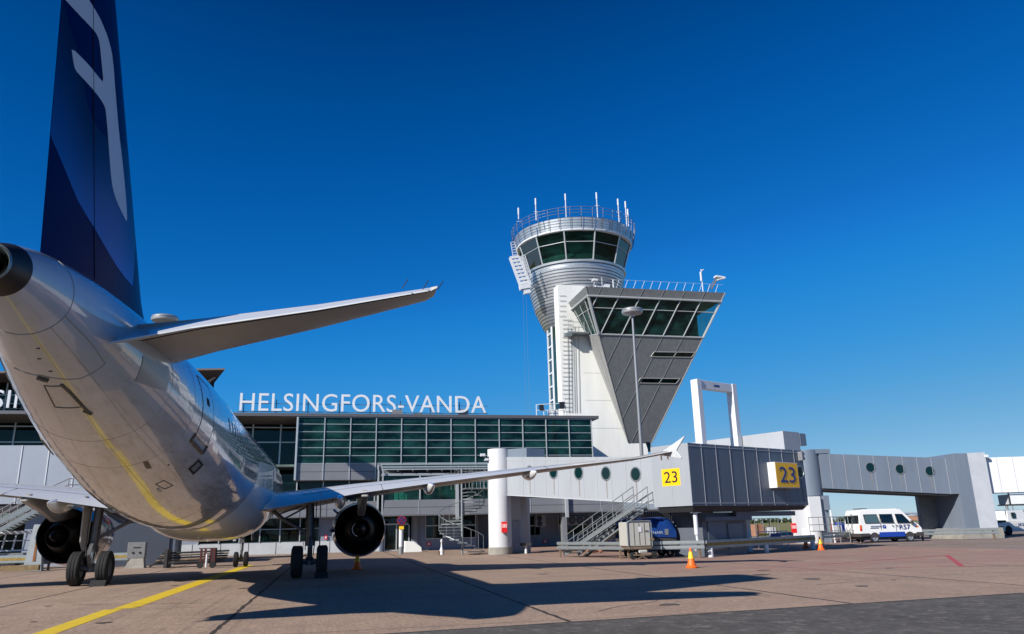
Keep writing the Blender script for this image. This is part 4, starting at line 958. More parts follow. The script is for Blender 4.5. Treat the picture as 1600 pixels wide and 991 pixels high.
# third bridge at the right edge
o3 = F2((w2+.15, .3, 0)); F3 = frameL((o3.x, o3.y), (sin(radians(110)), cos(radians(110))), (sin(radians(20)), cos(radians(20))))
B3 = thing('boarding_bridge', 'white boarding bridge section cut by the right picture edge', 'boarding bridge', (o3.x, o3.y, 0))
b = MB(F3); b.box(0, 7.5, 0, 2.6, 3.45, 6.2); b.build('corridor', mat('white bridge panel', (.72, .74, .76), .45, nscale=.9, namt=.1), B3)
b = MB(F3)
for k in range(6): b.bar((.9+1.19*k, -.01, 3.45), (.9+1.19*k, -.01, 6.2), .03, .02)
build_each(b, 'panel_joint', MATS['light joint'], B3); porthole(F3, 4.4, 0, 5.2, .37, B3, stain=False)
b = MB(F3); b.box(1.5, 3.4, .3, 2.2, 2.55, 3.3); b.build('service_box', m_white2, B3); b = MB(F3); b.box(1.4, 3.5, .2, 2.3, 2.45, 2.54); b.box(1.4, 1.48, .22, .3, 2.5, 3.42); b.box(3.42, 3.5, .22, .3, 2.5, 3.42); b.build('frame', m_dark, B3)
b = MB(F3); b.box(3.6, 7, .3, 2.2, 2.65, 3.4); b.build('service_box', m_white2, B3)
b = MB(F3); b.box(5.8, 6.6, .8, 1.8, 0, 3.4); b.build('pier', m_white2, B3)
b = MB(F3); b.tube((.2, -.1, 6.0), (.0, -.3, 6.3), .05); b.box(-.15, .15, -.5, -.2, 6.2, 6.4); b.build('lamp', m_white2, B3)
# ------------------------------------------------------------------ left bridge building
LB = thing('boarding_bridge', 'pale panelled boarding bridge at the left, partly behind the airliner tail', 'boarding bridge', (-19, 54, 0))
b = MB(); b.box(-40, -12.2, 54, 57, 3.75, 7.3); b.build('corridor', mat('pale bridge panel', (.36, .4, .46), .45, metal=.1, nscale=.8, namt=.12), LB)
b = MB()
for k in range(16): x = -12.9-1.53*k; b.box(x-.03, x+.03, 53.97, 53.995, 3.75, 7.3)
build_each(b, 'panel_joint', m_white2, LB)
MB().box(-40, -12.3, 54.1, 57, 3.3, 3.74).build('underframe', m_dark, LB)
b = MB(); b.box(-18.6, -14.0, 55, 58, 0, 3.3); b.build('undercroft_wall', m_bluegrey, LB)
b = MB(); b.box(-12.8, -9.3, 50.5, 54.5, 0, 3.0); b.build('machine_house', mat('house shade darkened', (.05, .062, .09), .5, nscale=1, namt=.2), LB)  # house colour darkened to stand for the shadow on it
b = MB(); b.box(-9.28, -9.0, 50.6, 51.6, 0, 3.2); b.build('door', m_shadef, LB)
b = MB(); b.box(-13, -9, 50, 55, 3.0, 3.5); b.build('beam', m_dark, LB)
LS = thing('bridge_stair', 'grey stair climbing right to the pale bridge, seen under the left wing', 'stair', (-18, 50, 0))
def L5(px, py): return atY(px, py, 50.)
b = MB(); a5, b5 = L5(-40, 850), L5(62, 795); b.bar(a5, b5, .08, .24); b.bar(a5+Vector((0, 1.1, 0)), b5+Vector((0, 1.1, 0)), .08, .24); b.bar(a5+Vector((-.05, 0, .5)), b5+Vector((-.05, 0, .4)), .08, .3)
b.build('stringer', m_galv, LS)
b = MB()
for k in range(16): p = a5.lerp(b5, (k+.5)/16); b.box(p.x-.13, p.x+.13, 50.05, 51.05, p.z-.02, p.z+.02)
b.build('tread', m_galv, LS)
b = MB()
for dy in (0, 1.1):
    for hh in (1.0, .65, .3): b.tube(a5+Vector((0, dy, hh+.2)), b5+Vector((0, dy, hh+.2)), .025, 6)
    for k in range(9): p = a5.lerp(b5, k/8); b.tube(p+Vector((0, dy, 0)), p+Vector((.02, dy, 1.2)), .025, 6)
b6 = L5(82, 760); b7 = L5(108, 748); b8 = L5(128, 748); b9 = L5(128, 762)
for zz_ in (0, .35): 
    b.tube(b6+Vector((0, 0, -zz_)), b7+Vector((0, 0, -zz_)), .03, 6); b.tube(b7+Vector((0, 0, -zz_)), b8+Vector((0, 0, -zz_)), .03, 6)
for p in (b6, b7, b8): b.tube(p, p+Vector((0, 0, -.9)), .03, 6)
b.build('railing', m_railg, LS)
# ------------------------------------------------------------------ airliner
XC = -4.59
YA = lambda xa: 49.35-xa
AP = thing('airliner', 'parked white twin engine airliner with dark blue tail fin seen from behind', 'airliner', (XC, 31.6, 0))
SEC = [(0.0, 3.36, 3.30, .03), (.35, 3.75, 2.85, .45), (1.0, 4.2, 2.45, .85), (2.0, 4.75, 2.15, 1.3), (3.2, 5.4, 1.95, 1.62), (4.6, 5.8, 1.84, 1.85), (6.2, 5.94, 1.8, 1.975), (12, 5.94, 1.8, 1.975), (18, 5.94, 1.8, 1.975), (24, 5.94, 1.80, 1.975), (26, 5.98, 1.92, 1.96), (28, 6.02, 2.2, 1.91), (30, 6.05, 2.65, 1.76), (32, 6.06, 3.13, 1.54), (34, 6.05, 3.66, 1.24), (35.5, 6.0, 4.1, .97), (36.5, 5.9, 4.4, .77), (37.3, 5.79, 4.65, .56), (37.95, 5.63, 4.87, .37), (38.35, 5.49, 4.95, .27)]
def cat(a, k):
    # smooth interpolation of the section table
    for i in range(len(SEC)-1):
        if SEC[i][0] <= a <= SEC[i+1][0]+1e-9:
            p1, p2 = SEC[i], SEC[i+1]; p0 = SEC[max(0, i-1)]; p3 = SEC[min(len(SEC)-1, i+2)]
            t = (a-p1[0])/(p2[0]-p1[0])
            m1 = (p2[k]-p0[k])/(p2[0]-p0[0]+1e-9)*(p2[0]-p1[0]) if i > 0 else (p2[k]-p1[k]); m2 = (p3[k]-p1[k])/(p3[0]-p1[0]+1e-9)*(p2[0]-p1[0])
            if a < 1.2 or (6.2 <= a <= 24): return p1[k]+(p2[k]-p1[k])*t
            return (2*t**3-3*t**2+1)*p1[k]+(t**3-2*t**2+t)*m1+(-2*t**3+3*t**2)*p2[k]+(t**3-t**2)*m2
    return SEC[-1][k]
def surf(xa, th, off=0.):
    t, b_, w_ = cat(xa, 1), cat(xa, 2), cat(xa, 3); zc = t-w_*1.05; c = cos(th)
    if zc < b_+.02: zc = (t+b_)/2
    return Vector((XC+(w_+off)*sin(th), YA(xa), zc+((t-zc+off) if c > 0 else (zc-b_+off))*c))
XS = [0, .15, .35, .7, 1, 1.5, 2, 2.6, 3.2, 4, 4.6, 5.4, 6.2, 9, 12, 15, 18, 21, 24]+[24+.5*i for i in range(1, 25)]+[36.4, 36.8, 37.1, 37.4, 37.7, 37.93]
NT = 96
b = MB(); b.rings([[surf(x, 2*pi*k/NT) for k in range(NT)] for x in XS], cap0=True); fus = b.build('fuselage', m_fus, AP, smooth=50)
b = MB(); b.rings([[surf(x, 2*pi*k/NT, .004) for k in range(NT)] for x in (37.93, 38.05, 38.15, 38.25, 38.35)]); b.build('tail_cone', m_apu, AP, smooth=50)
zt_ = 5.22
def ringc(r, xa, z=zt_, n=48): return [(XC+r*sin(2*pi*k/n), YA(xa), z+r*cos(2*pi*k/n)) for k in range(n)]
b = MB(); b.rings([[surf(38.35, 2*pi*k/48, .004) for k in range(48)], ringc(.245, 38.37), ringc(.225, 38.33), ringc(.17, 37.95)]); b.build('exhaust_liner', m_tit, AP, smooth=50)
b = MB(); b.rings([ringc(.17, 37.95), ringc(.15, 37.2)], cap1=True); b.rings([ringc(.13, 38.2), ringc(.11, 38.0), ringc(.11, 37.5)], cap1=True); b.build('exhaust_duct', m_black, AP)
# lines that follow the skin
def skinline(pts, r, m, name, par=AP, n=6, off=.003, steps=8):
    P_ = []
    for (a, t0), (c, t1) in zip(pts[:-1], pts[1:]):
        for k in range(steps): f_ = k/steps; P_.append(surf(a+(c-a)*f_, t0+(t1-t0)*f_, off))
    P_.append(surf(*pts[-1], off)); q = MB(); q.path(P_, r, n); return q.build(name, m, par)
def skinpatch(pts4, m, name, par=AP, off=.006, n=10):
    (a0, t0), (a1, t1), (a2, t2), (a3, t3) = pts4; q = MB(); ids = []
    for i in range(n+1):
        f_ = i/n; row = []
        for j in range(n+1):
            g_ = j/n; a = (a0*(1-g_)+a1*g_)*(1-f_)+(a3*(1-g_)+a2*g_)*f_; t = (t0*(1-g_)+t1*g_)*(1-f_)+(t3*(1-g_)+t2*g_)*f_
            row.append(q.P(surf(a, t, off)))
        ids.append(row)
    for i in range(n):
        for j in range(n): q.F(ids[i][j], ids[i][j+1], ids[i+1][j+1], ids[i+1][j])
    return q.build(name, m, par, smooth=60)
for sg in (1, -1):
    door = skinpatch([(30.02, sg*1.1), (30.98, sg*1.1), (30.98, sg*1.93), (30.02, sg*1.93)], m_fus, 'door', off=.006)
    skinline([(30.0, sg*1.08), (31.0, sg*1.08), (31.0, sg*1.95), (30.0, sg*1.95), (30.0, sg*1.08)], .007, m_seam, 'door_gap', door)
    skinline([(31.05, sg*1.93), (31.07, sg*2.05), (30.0, sg*2.05), (29.98, sg*1.93)], .045, m_dirty, 'sill_scuff', door)
    skinpatch([(30.4, sg*1.33), (30.62, sg*1.33), (30.62, sg*1.43), (30.4, sg*1.43)], m_black, 'door_window', door, off=.012)
    for i in range(40):
        a = 7.2+.533*i
        if 29.3 < a: continue
        skinpatch([(a-.11, sg*1.28), (a+.11, sg*1.28), (a+.11, sg*1.45), (a-.11, sg*1.45)], m_lamp, 'cabin_window', off=.005, n=3)
skinpatch([(30.0, 2.33), (29.95, 2.14), (29.45, 2.14), (29.45, 2.33)], m_black, 'outflow_vent', off=.008)
skinpatch([(29.9, 2.30), (29.88, 2.17), (29.6, 2.17), (29.6, 2.3)], m_clad, 'vent_flap', off=.013)
skinline([(30.1, 2.77), (30.15, 2.66), (29.6, 2.61), (29.6, 2.72), (30.1, 2.77)], .009, m_seam, 'panel_line')
skinline([(35.4, 3.28), (35.4, 2.97), (34.6, 2.93), (34.6, 3.31), (35.4, 3.28)], .010, m_dirty, 'access_panel_gap')
skinline([(35.45, 3.0), (35.1, 2.95), (34.4, 2.9)], .03, m_dirty, 'oil_streak')
skinline([(35.7, 3.3), (35.62, 3.15)], .05, m_dirty, 'drain_mast'); skinline([(34.45, 2.93), (34.3, 2.88)], .04, m_dirty, 'drain_mast')
skinline([(37.0, 3.7), (37.0, 2.1), (36.3, 2.13), (35.5, 2.22), (35.5, 2.7), (35.75, 3.2), (35.75, 3.7)], .006, m_skin, 'panel_line', steps=16)
skinline([(37.0, 2.1), (37.0, .6)], .005, m_skin, 'panel_line', steps=16)
for x in (33.1, 31.6): skinline([(x, 1.0), (x, 4.2)], .002, m_skin, 'panel_line', steps=30)
for x in (26.5, 23.8): skinline([(x, .8), (x, 3.6)], .002, m_skin, 'panel_line', steps=30)
for th in (2.5, 2.9): skinline([(37.0, th), (33.5, th+.05), (29, th)], .002, m_skin, 'panel_line', steps=20)
for (a, t) in ((36.6, 2.95), (36.3, 3.05), (35.9, 3.0)): skinline([(a, t), (a, t+.06)], .01, m_seam, 'drain_hole')
skinpatch([(31.6, 2.72), (31.55, 2.66), (31.1, 2.68), (31.2, 2.74)], m_dirty, 'scuff'); skinpatch([(30.9, 2.5), (30.88, 2.48), (30.8, 2.48), (30.82, 2.5)], m_black, 'port_hole')
skinpatch([(29.8, 2.8), (29.8, 2.76), (29.5, 2.76), (29.55, 2.8)], m_bluegrey, 'patch')
gp_ = skinpatch([(34.5, 2.06), (34.6, 1.62), (33.35, 1.42), (33.3, 1.8)], mat('stabiliser plate grey', (.33, .35, .36), .3), 'stabiliser_plate', off=.008, n=16)
# belly fairing
b = MB(); R = []
for i in range(29):
    f_ = i/28; xa = 10.8+11.8*f_; s = sin(pi*min(1, max(0, f_)))**.55 if 0 < f_ < 1 else 0
    ring = []
    for k in range(49):
        th = radians(80)+radians(200)*k/48; w_ = 1.35+.95*s; d_ = 1.75+.45*s*1.0
        e_ = .72
        sx = math.copysign(abs(sin(th))**e_, sin(th)); cz = math.copysign(abs(cos(th))**e_, cos(th))
        ring.append((XC+w_*sx*(.8+.2*s), YA(xa), 3.55+ (d_*.98)*cz*(.82+.18*s)+.12*(1-s)))
    R.append(ring)
b.rings(R, close=False); b.build('belly_fairing', m_belly, AP, smooth=60)
# ---- fin
def le(z): return 19.15-(z-6.0)*.828 if z > 6.6 else 18.65+(6.6-z)*1.9
def te(z): return 12.62-(z-5.9)*.155
def hinge(z): return 14.75-(z-6)*.36
def finx(y, z):
    c = le(z)-te(z); s = min(1, max(0, (le(z)-y)/c)); tt_ = .105
    return 5*tt_*c*(.2969*sqrt(s)-.126*s-.3516*s*s+.2843*s**3-.1036*s**4)*.9
ZF = [5.0+.25*i for i in range(29)]
def finring(z, y0, y1, n=18, off=0.):
    L = []
    for k in range(n+1): 
        u = (1-cos(pi*k/n))/2; y = y0+(y1-y0)*u; L.append((y, finx(y, z)+off))
    return [(XC+x, y, z) for y, x in L]+[(XC-x, y, z) for y, x in L[::-1]]
b = MB(); b.rings([finring(z, le(z), hinge(z)+.015) for z in ZF], cap1=True, cap0=True); b.build('tail_fin', m_navy, AP, smooth=45)
b = MB(); b.rings([finring(z, hinge(z)-.015, te(z)) for z in [5.95]+ZF[4:]], cap1=True, cap0=True); b.build('rudder', m_navy, AP, smooth=45)
m_band = bpy.data.materials.new('tail blue sweep'); m_band.use_nodes = True
_t = m_band.node_tree; _b = _t.nodes['Principled BSDF']; _a = _t.nodes.new('ShaderNodeAttribute'); _a.attribute_name = 'sweep'
_r = _t.nodes.new('ShaderNodeValToRGB'); _r.color_ramp.elements[0].color = (.0015, .005, .045, 1); _r.color_ramp.elements[1].color = (.012, .17, .62, 1)
_t.links.new(_a.outputs['Fac'], _r.inputs[0]); _t.links.new(_r.outputs[0], _b.inputs['Base Color']); _b.inputs['Roughness'].default_value = .25; _b.inputs['Specular IOR Level'].default_value = .07
def fin_yz(px, py):
    x = .12
    for _ in range(8):
        p = atX(px, py, XC+x); x = max(0.01, finx(p.y, p.z))
    return p.y, p.z
def findecal(poly, m, name, off=.006, clip=None):
    bm = bmesh.new(); vs = [bm.verts.new((0, y, z)) for y, z in poly]; bm.faces.new(vs)
    ys = [p[0] for p in poly]; zs = [p[1] for p in poly]
    for ax, lo, hi in ((1, min(ys), max(ys)), (2, min(zs), max(zs))):
        v = lo+.12
        while v < hi:
            g_ = bm.verts[:]+bm.edges[:]+bm.faces[:]; co = [0, 0, 0]; no = [0, 0, 0]; co[ax] = v; no[ax] = 1
            bmesh.ops.bisect_plane(bm, geom=g_, plane_co=co, plane_no=no); v += .12
    bmesh.ops.triangulate(bm, faces=bm.faces[:])
    loc = BASE[AP.name]
    for v in bm.verts: 
        y, z = v.co.y, v.co.z; v.co = Vector((XC+finx(y, z)+off, y, z))-loc
    me = bpy.data.meshes.new(name); bm.to_mesh(me); bm.free(); me.materials.append(m)
    me.polygons.foreach_set('use_smooth', [True]*len(me.polygons))
    o = bpy.data.objects.new(name, me); COL.objects.link(o); o.parent = AP; BASE[o.name] = loc; return o
def smoothpoly(P, it=2):
    for _ in range(it):
        Q = []
        for i in range(len(P)):
            a, c = P[i], P[(i+1) % len(P)]; Q += [(a[0]*.78+c[0]*.22, a[1]*.78+c[1]*.22), (a[0]*.22+c[0]*.78, a[1]*.22+c[1]*.78)]
        P = Q
    return P
E1 = [(96, -6), (122, 22), (145, 46), (151, 54), (155, 65), (158, 95), (161.5, 130), (154, 121), (137, 100), (111, 74), (113, 90), (116, 107), (121, 114), (137, 131), (150, 146), (158, 157), (164, 168), (165.5, 180), (167.5, 202), (171, 250), (173, 275), (176, 296), (182, 315), (191, 334), (198.5, 349), (197, 318), (193.8, 280), (190, 245), (185.7, 210), (179.7, 141), (177, 105), (174, 80), (167.5, 56.5), (160, 38), (153.4, 24), (140, 2), (128, -16)]
findecal([fin_yz(*p) for p in smoothpoly(E1, 1)], m_logo, 'emblem')
# sweep band with the livery's soft upper edge
low = [(77, 196), (84, 222), (92, 243), (101, 264), (111, 289), (121, 313), (135, 337), (149, 359), (159, 377), (170, 396), (182, 416), (195, 434), (207, 447)]
lowYZ = [fin_yz(*p) for p in low]
wid = [2.2, 2.0, 1.85, 1.7, 1.6, 1.6, 1.7, 1.9, 2.2, 2.4, 2.4, 2.0, 1.2]
bm = bmesh.new(); rows = []; NB = 12
lay = None; loc = BASE[AP.name]
ys_ = []; vals = []
fine = []
for i in range(len(lowYZ)-1):
    for k in range(5):
        f_ = k/5; fine.append((lowYZ[i][0]*(1-f_)+lowYZ[i+1][0]*f_, lowYZ[i][1]*(1-f_)+lowYZ[i+1][1]*f_, wid[i]*(1-f_)+wid[i+1]*f_))
fine.append((*lowYZ[-1], wid[-1]))
me = bpy.data.meshes.new('sweep_band'); vv = []; ff = []; att = []
for i, (y, z, wd) in enumerate(fine):
    for k in range(NB+1):
        zz_ = z+wd*k/NB; f5 = min(1, i/8); yy = (te(zz_)+.004)*(1-f5)+(y+.1*wd*k/NB)*f5; yy = max(te(zz_)+.01, min(le(zz_)-.03, yy)); vv.append(Vector((XC+finx(yy, zz_)+.004, yy, zz_))-loc)
        br = .45+.55*(i/len(fine)); att.append(max(0, (1-k/NB))**1.5*br)
for i in range(len(fine)-1):
    for k in range(NB): a = i*(NB+1)+k; ff.append((a, a+1, a+NB+2, a+NB+1))
me.from_pydata([tuple(v) for v in vv], [], ff); at_ = me.attributes.new('sweep', 'FLOAT', 'POINT'); at_.data.foreach_set('value', att); me.materials.append(m_band)
me.polygons.foreach_set('use_smooth', [True]*len(me.polygons))
o = bpy.data.objects.new('sweep_band', me); COL.objects.link(o); o.parent = AP
b = MB()
for z in [6.2+.2*i for i in range(29)]:
    y = hinge(z); b.tube((XC+finx(y, z)+.006, y, z), (XC+finx(hinge(z+.2), z+.2)+.006, hinge(z+.2), z+.2), .008, 4)
b.build('rudder_gap', m_black, AP)
# ---- lifting surfaces
def foil(s, t): return 5*t*(.2969*sqrt(max(s, 0))-.126*s-.3516*s*s+.2843*s**3-.1036*s**4)
SN = [0, .01, .03, .07, .13, .2, .3, .4, .5, .6, .7, .8, .9, 1.0]
def wing_mesh(secs, sg, name, mu, ml, s0=0., s1=1., par=AP, camb=.018):
    # secs: y, xaLE, xaTE, zLE, zTE, t/c
    S_ = [s0]+[s for s in SN if s0 < s < s1]+[s1]; q = MB(); U = []; Lw = []
    for y, xl, xt, zl, zt2, tc_ in secs:
        u, l = [], []
        for s in S_:
            xa = xl+(xt-xl)*s; zc = zl+(zt2-zl)*s; c = xt-xl; cam_ = camb*c*4*s*(1-s)
            u.append(q.P((XC+sg*y, YA(xa), zc+cam_+foil(s, tc_)*c))); l.append(q.P((XC+sg*y, YA(xa), zc+cam_-foil(s, tc_)*c)))
        U.append(u); Lw.append(l)
    n = len(S_)
    for i in range(len(secs)-1):
        for k in range(n-1):
            q.cur = 0; q.F(U[i][k], U[i][k+1], U[i+1][k+1], U[i+1][k])
            q.cur = 1; q.F(Lw[i][k], Lw[i+1][k], Lw[i+1][k+1], Lw[i][k+1])
        q.cur = 1
        if s0 > 0: q.F(U[i][0], U[i+1][0], Lw[i+1][0], Lw[i][0])
        if s1 < 1: q.F(U[i][-1], Lw[i][-1], Lw[i+1][-1], U[i+1][-1])
    for i in (0, -1):
        q.F(*(U[i]+Lw[i][::-1]))
    q.cur = 0
    return q.build(name, [mu, ml], par, smooth=40)
def TEp(px, py, Y_): p = atY(px, py+6, Y_); return p.x-XC, YA(Y_), p.z
te_pts = [TEp(405, 792, 30.2), TEp(470, 781, 30.15), TEp(560, 765, 30.1), TEp(680, 748.5, 29.75), TEp(840, 728, 29.1), TEp(1000, 709.5, 28.45)]
te_pts.append((17.15, 21.7, 4.31))
print('TE', [(round(a, 2), round(c, 2), round(d, 2)) for a, c, d in te_pts])
secs = []
p0 = te_pts[0]; secs.append((1.0, 11.6, p0[1], p0[2]-.05+(p0[1]-11.6)*.075, p0[2]-.05, .15))
for y, xt, z in te_pts:
    xl = 12.0+.532*(y-1.98); f_ = (y-2)/15; inc = .06*(1-f_)+.005*f_; secs.append((y, xl, xt, z+(xt-xl)*inc, z, .125*(1-f_)+.085*f_))
def interp_sec(y):
    for a, c in zip(secs[:-1], secs[1:]):
        if a[0] <= y <= c[0]: f_ = (y-a[0])/(c[0]-a[0]); return [a[k]+(c[k]-a[k])*f_ for k in range(6)]
    return list(secs[-1])
stab = [(.5, 31.75, 36.0, 5.1, 5.1, .1), (2.2, 33.15, 36.1, 5.27, 5.24, .1), (4.2, 34.55, 36.5, 5.45, 5.42, .1), (6.1, 35.85, 36.85, 5.68, 5.66, .095), (6.22, 36.05, 36.9, 5.7, 5.69, .06)]
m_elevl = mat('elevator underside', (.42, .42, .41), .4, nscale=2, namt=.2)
m_elev = mat('elevator white paint', (.68, .7, .72), .3, coat=.4, nscale=2, namt=.12)
for sg in (1, -1):
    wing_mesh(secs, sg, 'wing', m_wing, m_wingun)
    hs0 = [s for s in stab]
    wing_mesh(stab, sg, 'tailplane', m_wing, m_wingun, 0, .66)
    # elevator, drooping
    el = []
    for y, xl, xt, zl, zt2, tc_ in stab[:-1]:
        c = xt-xl; y = max(y, .95)
        if y == .95: pass
        hx = xl+c*.665; hz = zl+(zt2-zl)*.665; th_ = foil(.66, tc_)*c*.85; L_ = (xt-hx)*1.0+.12*(1-y/8)
        el.append((y, hx, hx+L_, hz+.018*c*4*.66*.34, hz-L_*.285, th_))
    q = MB(); U = []
    for y, hx, ex, hz, ez, th_ in el:
        U.append([q.P((XC+sg*y, YA(hx+.01), hz-th_)), q.P((XC+sg*y, YA(hx-.02), hz)), q.P((XC+sg*y, YA(hx+.01), hz+th_)), q.P((XC+sg*y, YA(ex), ez+.012)), q.P((XC+sg*y, YA(ex), ez-.012))])
    for a, c in zip(U[:-1], U[1:]):
        for k in range(5): q.cur = 0 if k in (1, 2, 3) else 2 if k == 4 else 1; q.F(a[k], a[(k+1) % 5], c[(k+1) % 5], c[k])
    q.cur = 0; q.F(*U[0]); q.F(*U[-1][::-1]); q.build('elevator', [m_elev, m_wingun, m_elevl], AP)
    q = MB()
    for a, c in zip(el[:-1], el[1:]): q.tube((XC+sg*a[0], YA(a[1]+.02), a[3]-a[5]-.004), (XC+sg*c[0], YA(c[1]+.02), c[3]-c[5]-.004), .02, 5)
    q.tube((XC+sg*.93, YA(33.6), 4.92), (XC+sg*.95, YA(el[0][1]+.02), el[0][3]-el[0][5]), .02, 5)
    q.build('hinge_gap', m_black, AP)
    q = MB(); y, xl, xt, zl, zt2, tc_ = stab[-1]
    for dy in (0., -.25, -.6): q.tube((XC+sg*(6.2+dy), YA(xt-.1), zt2-.1), (XC+sg*(6.25+dy*.98), YA(xt+.25), zt2-.05), .008, 4)
    q.build('static_wick', m_hose, AP)
    # flap fairings, canoe shaped
    for y in (4.85, 8.2, 12.05):
        y_, xl, xt, zl, zt2, _tc = interp_sec(y); R = []; sc = 1.15-.03*y
        for i in range(13):
            f_ = i/12; xa = xt-2.6*sc+3.1*sc*f_; wv = (sin(pi*min(1, f_*1.02))**.6 if 0 < f_ < .98 else 0.02)
            w_ = .23*wv*sc+.004; hh = .42*wv*sc+.006; zc = zt2+(.12-.2*f_)*sc-.02
            R.append([(XC+sg*(y+w_*sin(2*pi*k/14)), YA(xa), zc+hh*cos(2*pi*k/14)*(1.0 if cos(2*pi*k/14) < 0 else .35)) for k in range(14)])
        q = MB(); q.rings(R, cap0=True, cap1=True); q.build('flap_fairing', m_belly, AP, smooth=45)
    # gaps of flaps and aileron
    q = MB()
    for i in range(2, len(secs)-1):
        a, c = secs[i], secs[i+1]
        def up(sx, s): xa = sx[1]+(sx[2]-sx[1])*s; ch = sx[2]-sx[1]; z0 = sx[3]+(sx[4]-sx[3])*s+.018*ch*4*s*(1-s); f2 = foil(s, sx[5])*ch; return Vector((XC+sg*sx[0], YA(xa), z0+f2)), Vector((XC+sg*sx[0], YA(xa), z0-f2))
        for s in (.74,):
            u0, l0 = up(a, s); u1, l1 = up(c, s); q.tube(u0, u1, .012, 4); q.tube(l0, l1, .014, 4)
    for yy in (6.4, 12.6):
        s_ = interp_sec(yy); u0, l0 = up(s_, .74); u1, l1 = up(s_, .995); q.tube(u0, u1, .016, 4); q.tube(l0, l1, .016, 4)
    q.build('flap_gap', m_seam, AP)
    # wingtip fence
    y_, xl, xt, zl, zt2, _tc = secs[-1]
    q = MB(); z = zt2+.02; tipx = XC+sg*17.16
    prof_ = [(xl+.1, z), (xl+1.0, z+.14), (xt+.95, z+.44), (xt+1.0, z+.42), (xt+.42, z+.05), (xt+.3, z-.04), (xt+.65, z-.3), (xt+.6, z-.34), (xl+1.0, z-.14)]
    q.prism([(tipx+sg*(.12*abs(zz_-z)), YA(xa), zz_) for xa, zz_ in prof_], (sg*.05, 0, 0)); q.build('wingtip_fence', m_elev, AP, bevel=.01)
    # engine
    ex = XC+sg*5.75; ez = 1.73
    def ring(r, xa, zo=0., n=48): return [(ex+r*sin(2*pi*k/n), YA(xa), ez+zo+r*cos(2*pi*k/n)) for k in range(n)]
    q = MB(); q.rings([ring(r, xa) for xa, r in ((11.35, 1.06), (11.7, 1.13), (12.2, 1.17), (12.8, 1.18), (13.4, 1.17), (13.9, 1.13), (14.35, 1.06))]); nac = q.build('nacelle', m_nac, AP, smooth=50)
    q = MB(); q.rings([ring(r, xa) for xa, r in ((11.35, 1.062), (11.1, .98), (11.0, .92), (11.05, .87), (11.3, .84), (12, .85))]); q.build('intake_lip', m_lip, nac, smooth=60)
    q = MB(); q.rings([ring(r, xa) for xa, r in ((12.3, 1.174), (12.3, 1.181), (12.75, 1.187), (12.75, 1.18))]); q.build('nacelle_band', m_white, nac, smooth=60)
    q = MB(); q.rings([ring(r, xa) for xa, r in ((14.35, 1.06), (14.34, 1.03), (13.9, 1.0), (13.0, .95))]); q.rings([ring(r, xa) for xa, r in ((13.0, .95), (13.0, .3))]); q.build('fan_duct', m_black, nac, smooth=60)
    q = MB(); q.rings([ring(r, xa) for xa, r in ((13.0, .72), (13.8, .76), (14.4, .68), (15.0, .52), (15.3, .44), (15.3, .42), (14.9, .4))]); q.build('core_cowl', m_core, nac, smooth=50)
    q = MB(); q.rings([ring(r, xa) for xa, r in ((14.6, .41), (14.9, .4))]); q.rings([ring(r, xa) for xa, r in ((14.7, .3), (15.1, .27), (15.5, .2), (15.9, .1), (16.0, .02))], cap0=True, cap1=True); q.build('exhaust_plug', m_core, nac, smooth=50)
    q = MB()
    for k in range(24):
        a = 2*pi*k/24; q.quad((ex+.3*sin(a), YA(12), ez+.3*cos(a)), (ex+.85*sin(a), YA(12), ez+.85*cos(a)), (ex+.85*sin(a+.2), YA(12.2), ez+.85*cos(a+.2)), (ex+.3*sin(a+.2), YA(12.2), ez+.3*cos(a+.2)))
    q.build('fan_blades', m_core, nac)
    q = MB(); zt3 = interp_sec(5.75)[4]
    q.prism([(ex-.13, YA(12.4), ez+1.12), (ex-.13, YA(13.6), ez+1.45), (ex-.13, YA(15.2), 3.45), (ex-.13, YA(19.0), zt3+.1), (ex-.13, YA(19.3), zt3-.15), (ex-.13, YA(17.2), 2.55), (ex-.13, YA(15.9), 2.25), (ex-.13, YA(14.4), ez+.62), (ex-.13, YA(13.2), ez+.7)], (.26, 0, 0)); q.build('pylon', m_wingun, AP, bevel=.05)
    q = MB(); q.tube((ex-.95, YA(13.2), ez+.72), (ex-1.12, YA(13.3), ez+.86), .05, 6); q.tube((ex-1.1, YA(13.8), ez-.05), (ex-1.22, YA(13.9), ez-.02), .07, 8); q.build('drain_outlet', m_lip, nac)
    a0_ = radians(205 if sg > 0 else 42)
    q = MB(); ccx = 12.2
    # orange oval maker's badge on the inboard cowl
    P_ = []
    for k in range(24):
        t = 2*pi*k/24; ang = radians(90)*(-sg)+.25*sin(t)*(-sg)+(-sg)*(-.62); xa = ccx+.35+.42*cos(t); P_.append(q.P((ex+1.19*sin(ang), YA(xa), ez+1.19*cos(ang))))
    q.F(*P_); q.build('badge', m_olens, nac)
    # main gear
    gx = XC+sg*3.795; gy = 31.64
    GR = []
    q = MB(); q.tube((gx-sg*.08, gy+.0, 3.0), (gx, gy, 1.35), .155, 16); q.tube((gx, gy, 1.35), (gx, gy, 1.15), .185, 16); q.tube((gx, gy, .75), (gx, gy, .45), .15, 12); q.tube((gx-.32, gy, .585), (gx+.32, gy, .585), .1, 12)
    lg = q.build('main_gear_leg', m_strut, AP, smooth=50)
    q = MB(); q.tube((gx, gy, 1.2), (gx, gy, .7), .095, 14); q.build('piston', m_chrome, lg, smooth=60)
    q = MB(); q.bar((gx, gy-.16, 1.5), (gx, gy-.48, 1.05), .12, .05); q.bar((gx, gy-.48, 1.05), (gx, gy-.12, .62), .12, .05); q.build('torque_link', m_strut, lg)
